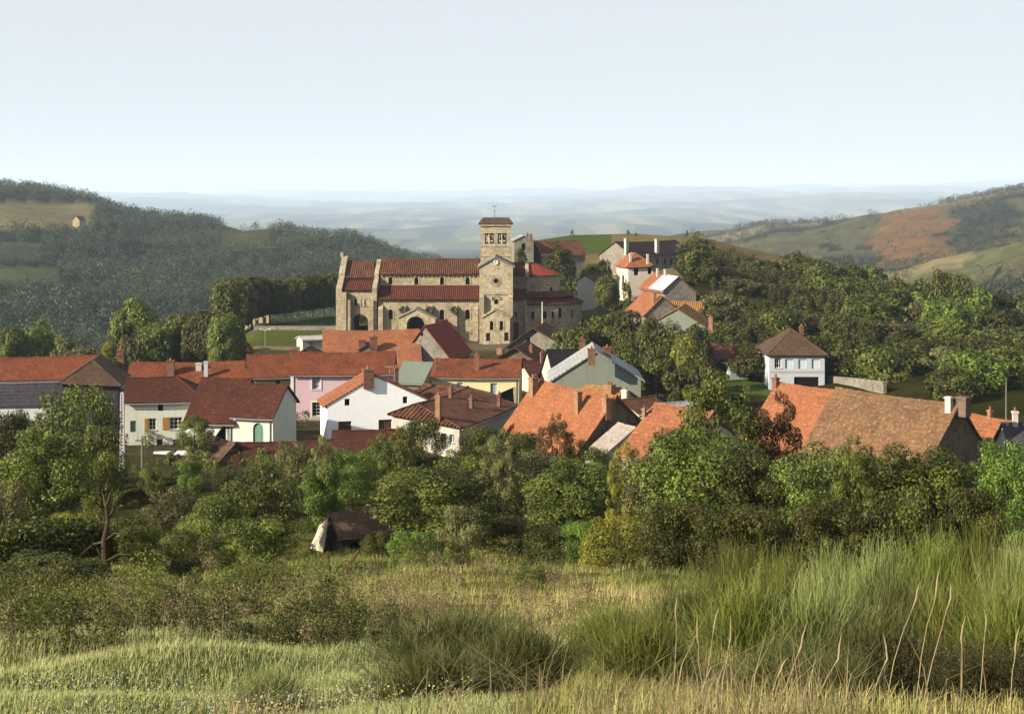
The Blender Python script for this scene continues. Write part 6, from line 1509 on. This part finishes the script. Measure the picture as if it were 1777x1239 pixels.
weeds('undergrowth', 'tangled dark weeds and brambles on the rough ground at the left', 190, (-120, 660), (14.5, 46), 12, L_MID, (.35, 1.1), lambda px, x, y: np.clip((fbm(x, y, 3.2, 51) - .50) * 9, 0, 1) * np.clip((760 - px) / 330, 0, 1), .015, 520)
weeds('dry_weeds', 'brownish seeding weeds among the rough grass', 420, (-120, 1100), (13, 40), 13, leafmat('dry_weed_leaves', (.12, .085, .045), (.55, .44, .22)), (.3, .8), lambda px, x, y: np.clip((fbm(x, y, 3.6, 61) - .47) * 8, 0, 1), .011, 260)
weeds('brambles', 'low green brambles along the meadow edge and gardens', 520, (-120, 1300), (44, 100), 14, L_OLIVE, (.5, 1.3), lambda px, x, y: np.clip((fbm(x, y, 8.0, 71) - .40) * 6, 0, 1) * ~((px > 440) & (px < 700) & (y < 60)))
weeds('garden_plants', 'low mixed garden plants and flowers below the left houses', 260, (190, 640), (82, 118), 15, L_BRIGHT, (.3, .8), lambda px, x, y: np.clip((fbm(x, y, 5.0, 81) - .35) * 5, 0, 1))
weeds('slope_scrub', 'low scrub filling the ground between the trees of the wooded slope', 2400, (1235, 1900), (176, 318), 16, L_DARK, (1.0, 2.6), lambda px, x, y: np.clip((fbm(x, y, 16.0, 91) - .30) * 6, 0, 1) * ((px < 1330) | (px > 1440) | (y > 190)), .085, 160)
weeds('village_scrub', 'garden shrubs and weeds in the gaps between village houses', 300, (-60, 1300), (100, 190), 17, L_MID, (.5, 1.6), lambda px, x, y: np.clip((fbm(x, y, 9.0, 95) - .42) * 6, 0, 1), .05, 160)
weeds('hollow_brambles', 'dark brown brambles in the hollow among the broom bushes', 150, (1330, 1790), (7.2, 10.5), 18, leafmat('hollow_shade_leaves', (.008, .007, .004), (.075, .045, .024)), (.18, .5), lambda px, x, y: np.clip((fbm(x, y, 1.3, 97) - .42) * 8, 0, 1), .011, 260)  # leaf colour darkened to give the hollow its shade
weeds('bank_weeds', 'light olive weeds standing in front of the dark undergrowth', 420, (-120, 620), (13, 36), 19, L_OLIVE, (.25, .7), lambda px, x, y: np.clip((fbm(x, y, 3.0, 99) - .45) * 7, 0, 1), .016, 200)
weeds('bank_shade_weeds', 'dark weeds standing in for the shadow band on the bank above the pale meadow', 260, (180, 720), (15.2, 17.6), 20, L_DARK, (.2, .5), lambda px, x, y: np.clip(1 - np.abs(y - 16.6 + (px - 450) * .002) / .8, 0, 1), .013, 240)  # dark leaf colour makes the shadow band along the bank
def flowers():
    rng = np.random.default_rng(77); n = 7000; D = np.exp(rng.uniform(math.log(5), math.log(17), n)); px = rng.uniform(40, 820, n); x = X(px, D)
    k = rng.uniform(0, 1, n) < np.clip((fbm(x, D, 1.6, 66) - .42) * 6, 0, 1); x, y = x[k], D[k]; n = len(x)
    pos = np.stack([x, y, zt(x, y) + rng.uniform(.07, .17, n)], -1); q = leaf_quads(rng, pos, np.tile(np.array([0, -.3, 1.0]), (n, 1)), .0055, .9)
    c = np.where((rng.uniform(0, 1, n) < .3)[:, None], np.array([.75, .62, .08]), np.array([.62, .64, .56]))
    o = bpy.data.objects.new('meadow_flowers', np_quads('meadow_flowers', q, GM, None, c)); COL.objects.link(o); tag(o, 'tiny white and yellow flowers sprinkled over the pale meadow', 'flowers', kind='stuff')
flowers()
# ------------------------------------------------------------------ light, sky, air, camera
EL = R(24.0); AZ = (0.87, 0.49)
l = math.hypot(*AZ); d = Vector((AZ[0] / l * math.cos(EL), AZ[1] / l * math.cos(EL), -math.sin(EL)))
sl = bpy.data.lights.new('sun', 'SUN'); sl.energy = 5.0; sl.angle = R(0.6); sl.color = (1.0, 0.88, 0.68)
so = bpy.data.objects.new('sun', sl); COL.objects.link(so); so.rotation_euler = d.to_track_quat('-Z', 'Y').to_euler(); so.location = (-60, -40, 60)
w = bpy.data.worlds.new('World'); scene.world = w; w.use_nodes = True
nt = w.node_tree; bg = nt.nodes['Background']
sky = nt.nodes.new('ShaderNodeTexSky'); sky.sky_type = 'NISHITA'; sky.sun_disc = False
sky.sun_elevation = EL; sky.sun_rotation = math.atan2(-AZ[0], -AZ[1]); sky.air_density = 1.0; sky.dust_density = 0.7; sky.ozone_density = 1.0; sky.altitude = 400
hs = nt.nodes.new('ShaderNodeHueSaturation'); hs.inputs['Saturation'].default_value = 0.75
nt.links.new(sky.outputs[0], hs.inputs['Color']); mxs = nt.nodes.new('ShaderNodeMix'); mxs.data_type = 'RGBA'; mxs.inputs[0].default_value = 0.9; mxs.inputs[7].default_value = (4.65, 4.88, 5.15, 1)
nt.links.new(hs.outputs[0], mxs.inputs[6]); nt.links.new(mxs.outputs[2], bg.inputs[0]); bg.inputs[1].default_value = 0.0585
# air
HZ = 0.000085
me = bpy.data.meshes.new('haze'); bm = bmesh.new(); bmesh.ops.create_cube(bm, size=1.0)
X0, X1, Y0, Y1, Z0, Z1 = -64000, 73000, -400, 29500, -290, 330
for v in bm.verts: v.co = ((X0 + X1) / 2 + v.co.x * (X1 - X0), (Y0 + Y1) / 2 + v.co.y * (Y1 - Y0), (Z0 + Z1) / 2 + v.co.z * (Z1 - Z0))
bm.to_mesh(me); bm.free()
hm, hnt, hout = newmat('haze_air'); pv = hnt.nodes.new('ShaderNodeVolumePrincipled')
pv.inputs['Color'].default_value = (0.62, 0.77, 1.0, 1); pv.inputs['Density'].default_value = HZ; pv.inputs['Anisotropy'].default_value = 0.0
hnt.links.new(pv.outputs[0], hout.inputs['Volume']); me.materials.append(hm)
ho = bpy.data.objects.new('haze', me); COL.objects.link(ho); tag(ho, 'pale blue air haze over the valley and plain', 'haze', kind='stuff')
cam = bpy.data.cameras.new('camera'); cam.sensor_width = 36.0; cam.lens = 36.0 * F / 1777.0
cam.shift_y = -(619.5 - HY) / 1777.0; cam.clip_start = 0.05; cam.clip_end = 100000
co = bpy.data.objects.new('camera', cam); COL.objects.link(co); co.location = (0, 0, 0); co.rotation_euler = (R(90), 0, 0); scene.camera = co
scene.view_settings.view_transform = 'Standard'; scene.view_settings.look = 'None'; scene.view_settings.gamma = 1.0; scene.view_settings.exposure = 1.45
cy = scene.cycles
cy.max_bounces = 6; cy.diffuse_bounces = 1; cy.glossy_bounces = 2; cy.transmission_bounces = 2; cy.volume_bounces = 1; cy.transparent_max_bounces = 8
cy.use_adaptive_sampling = True; cy.adaptive_threshold = 0.02
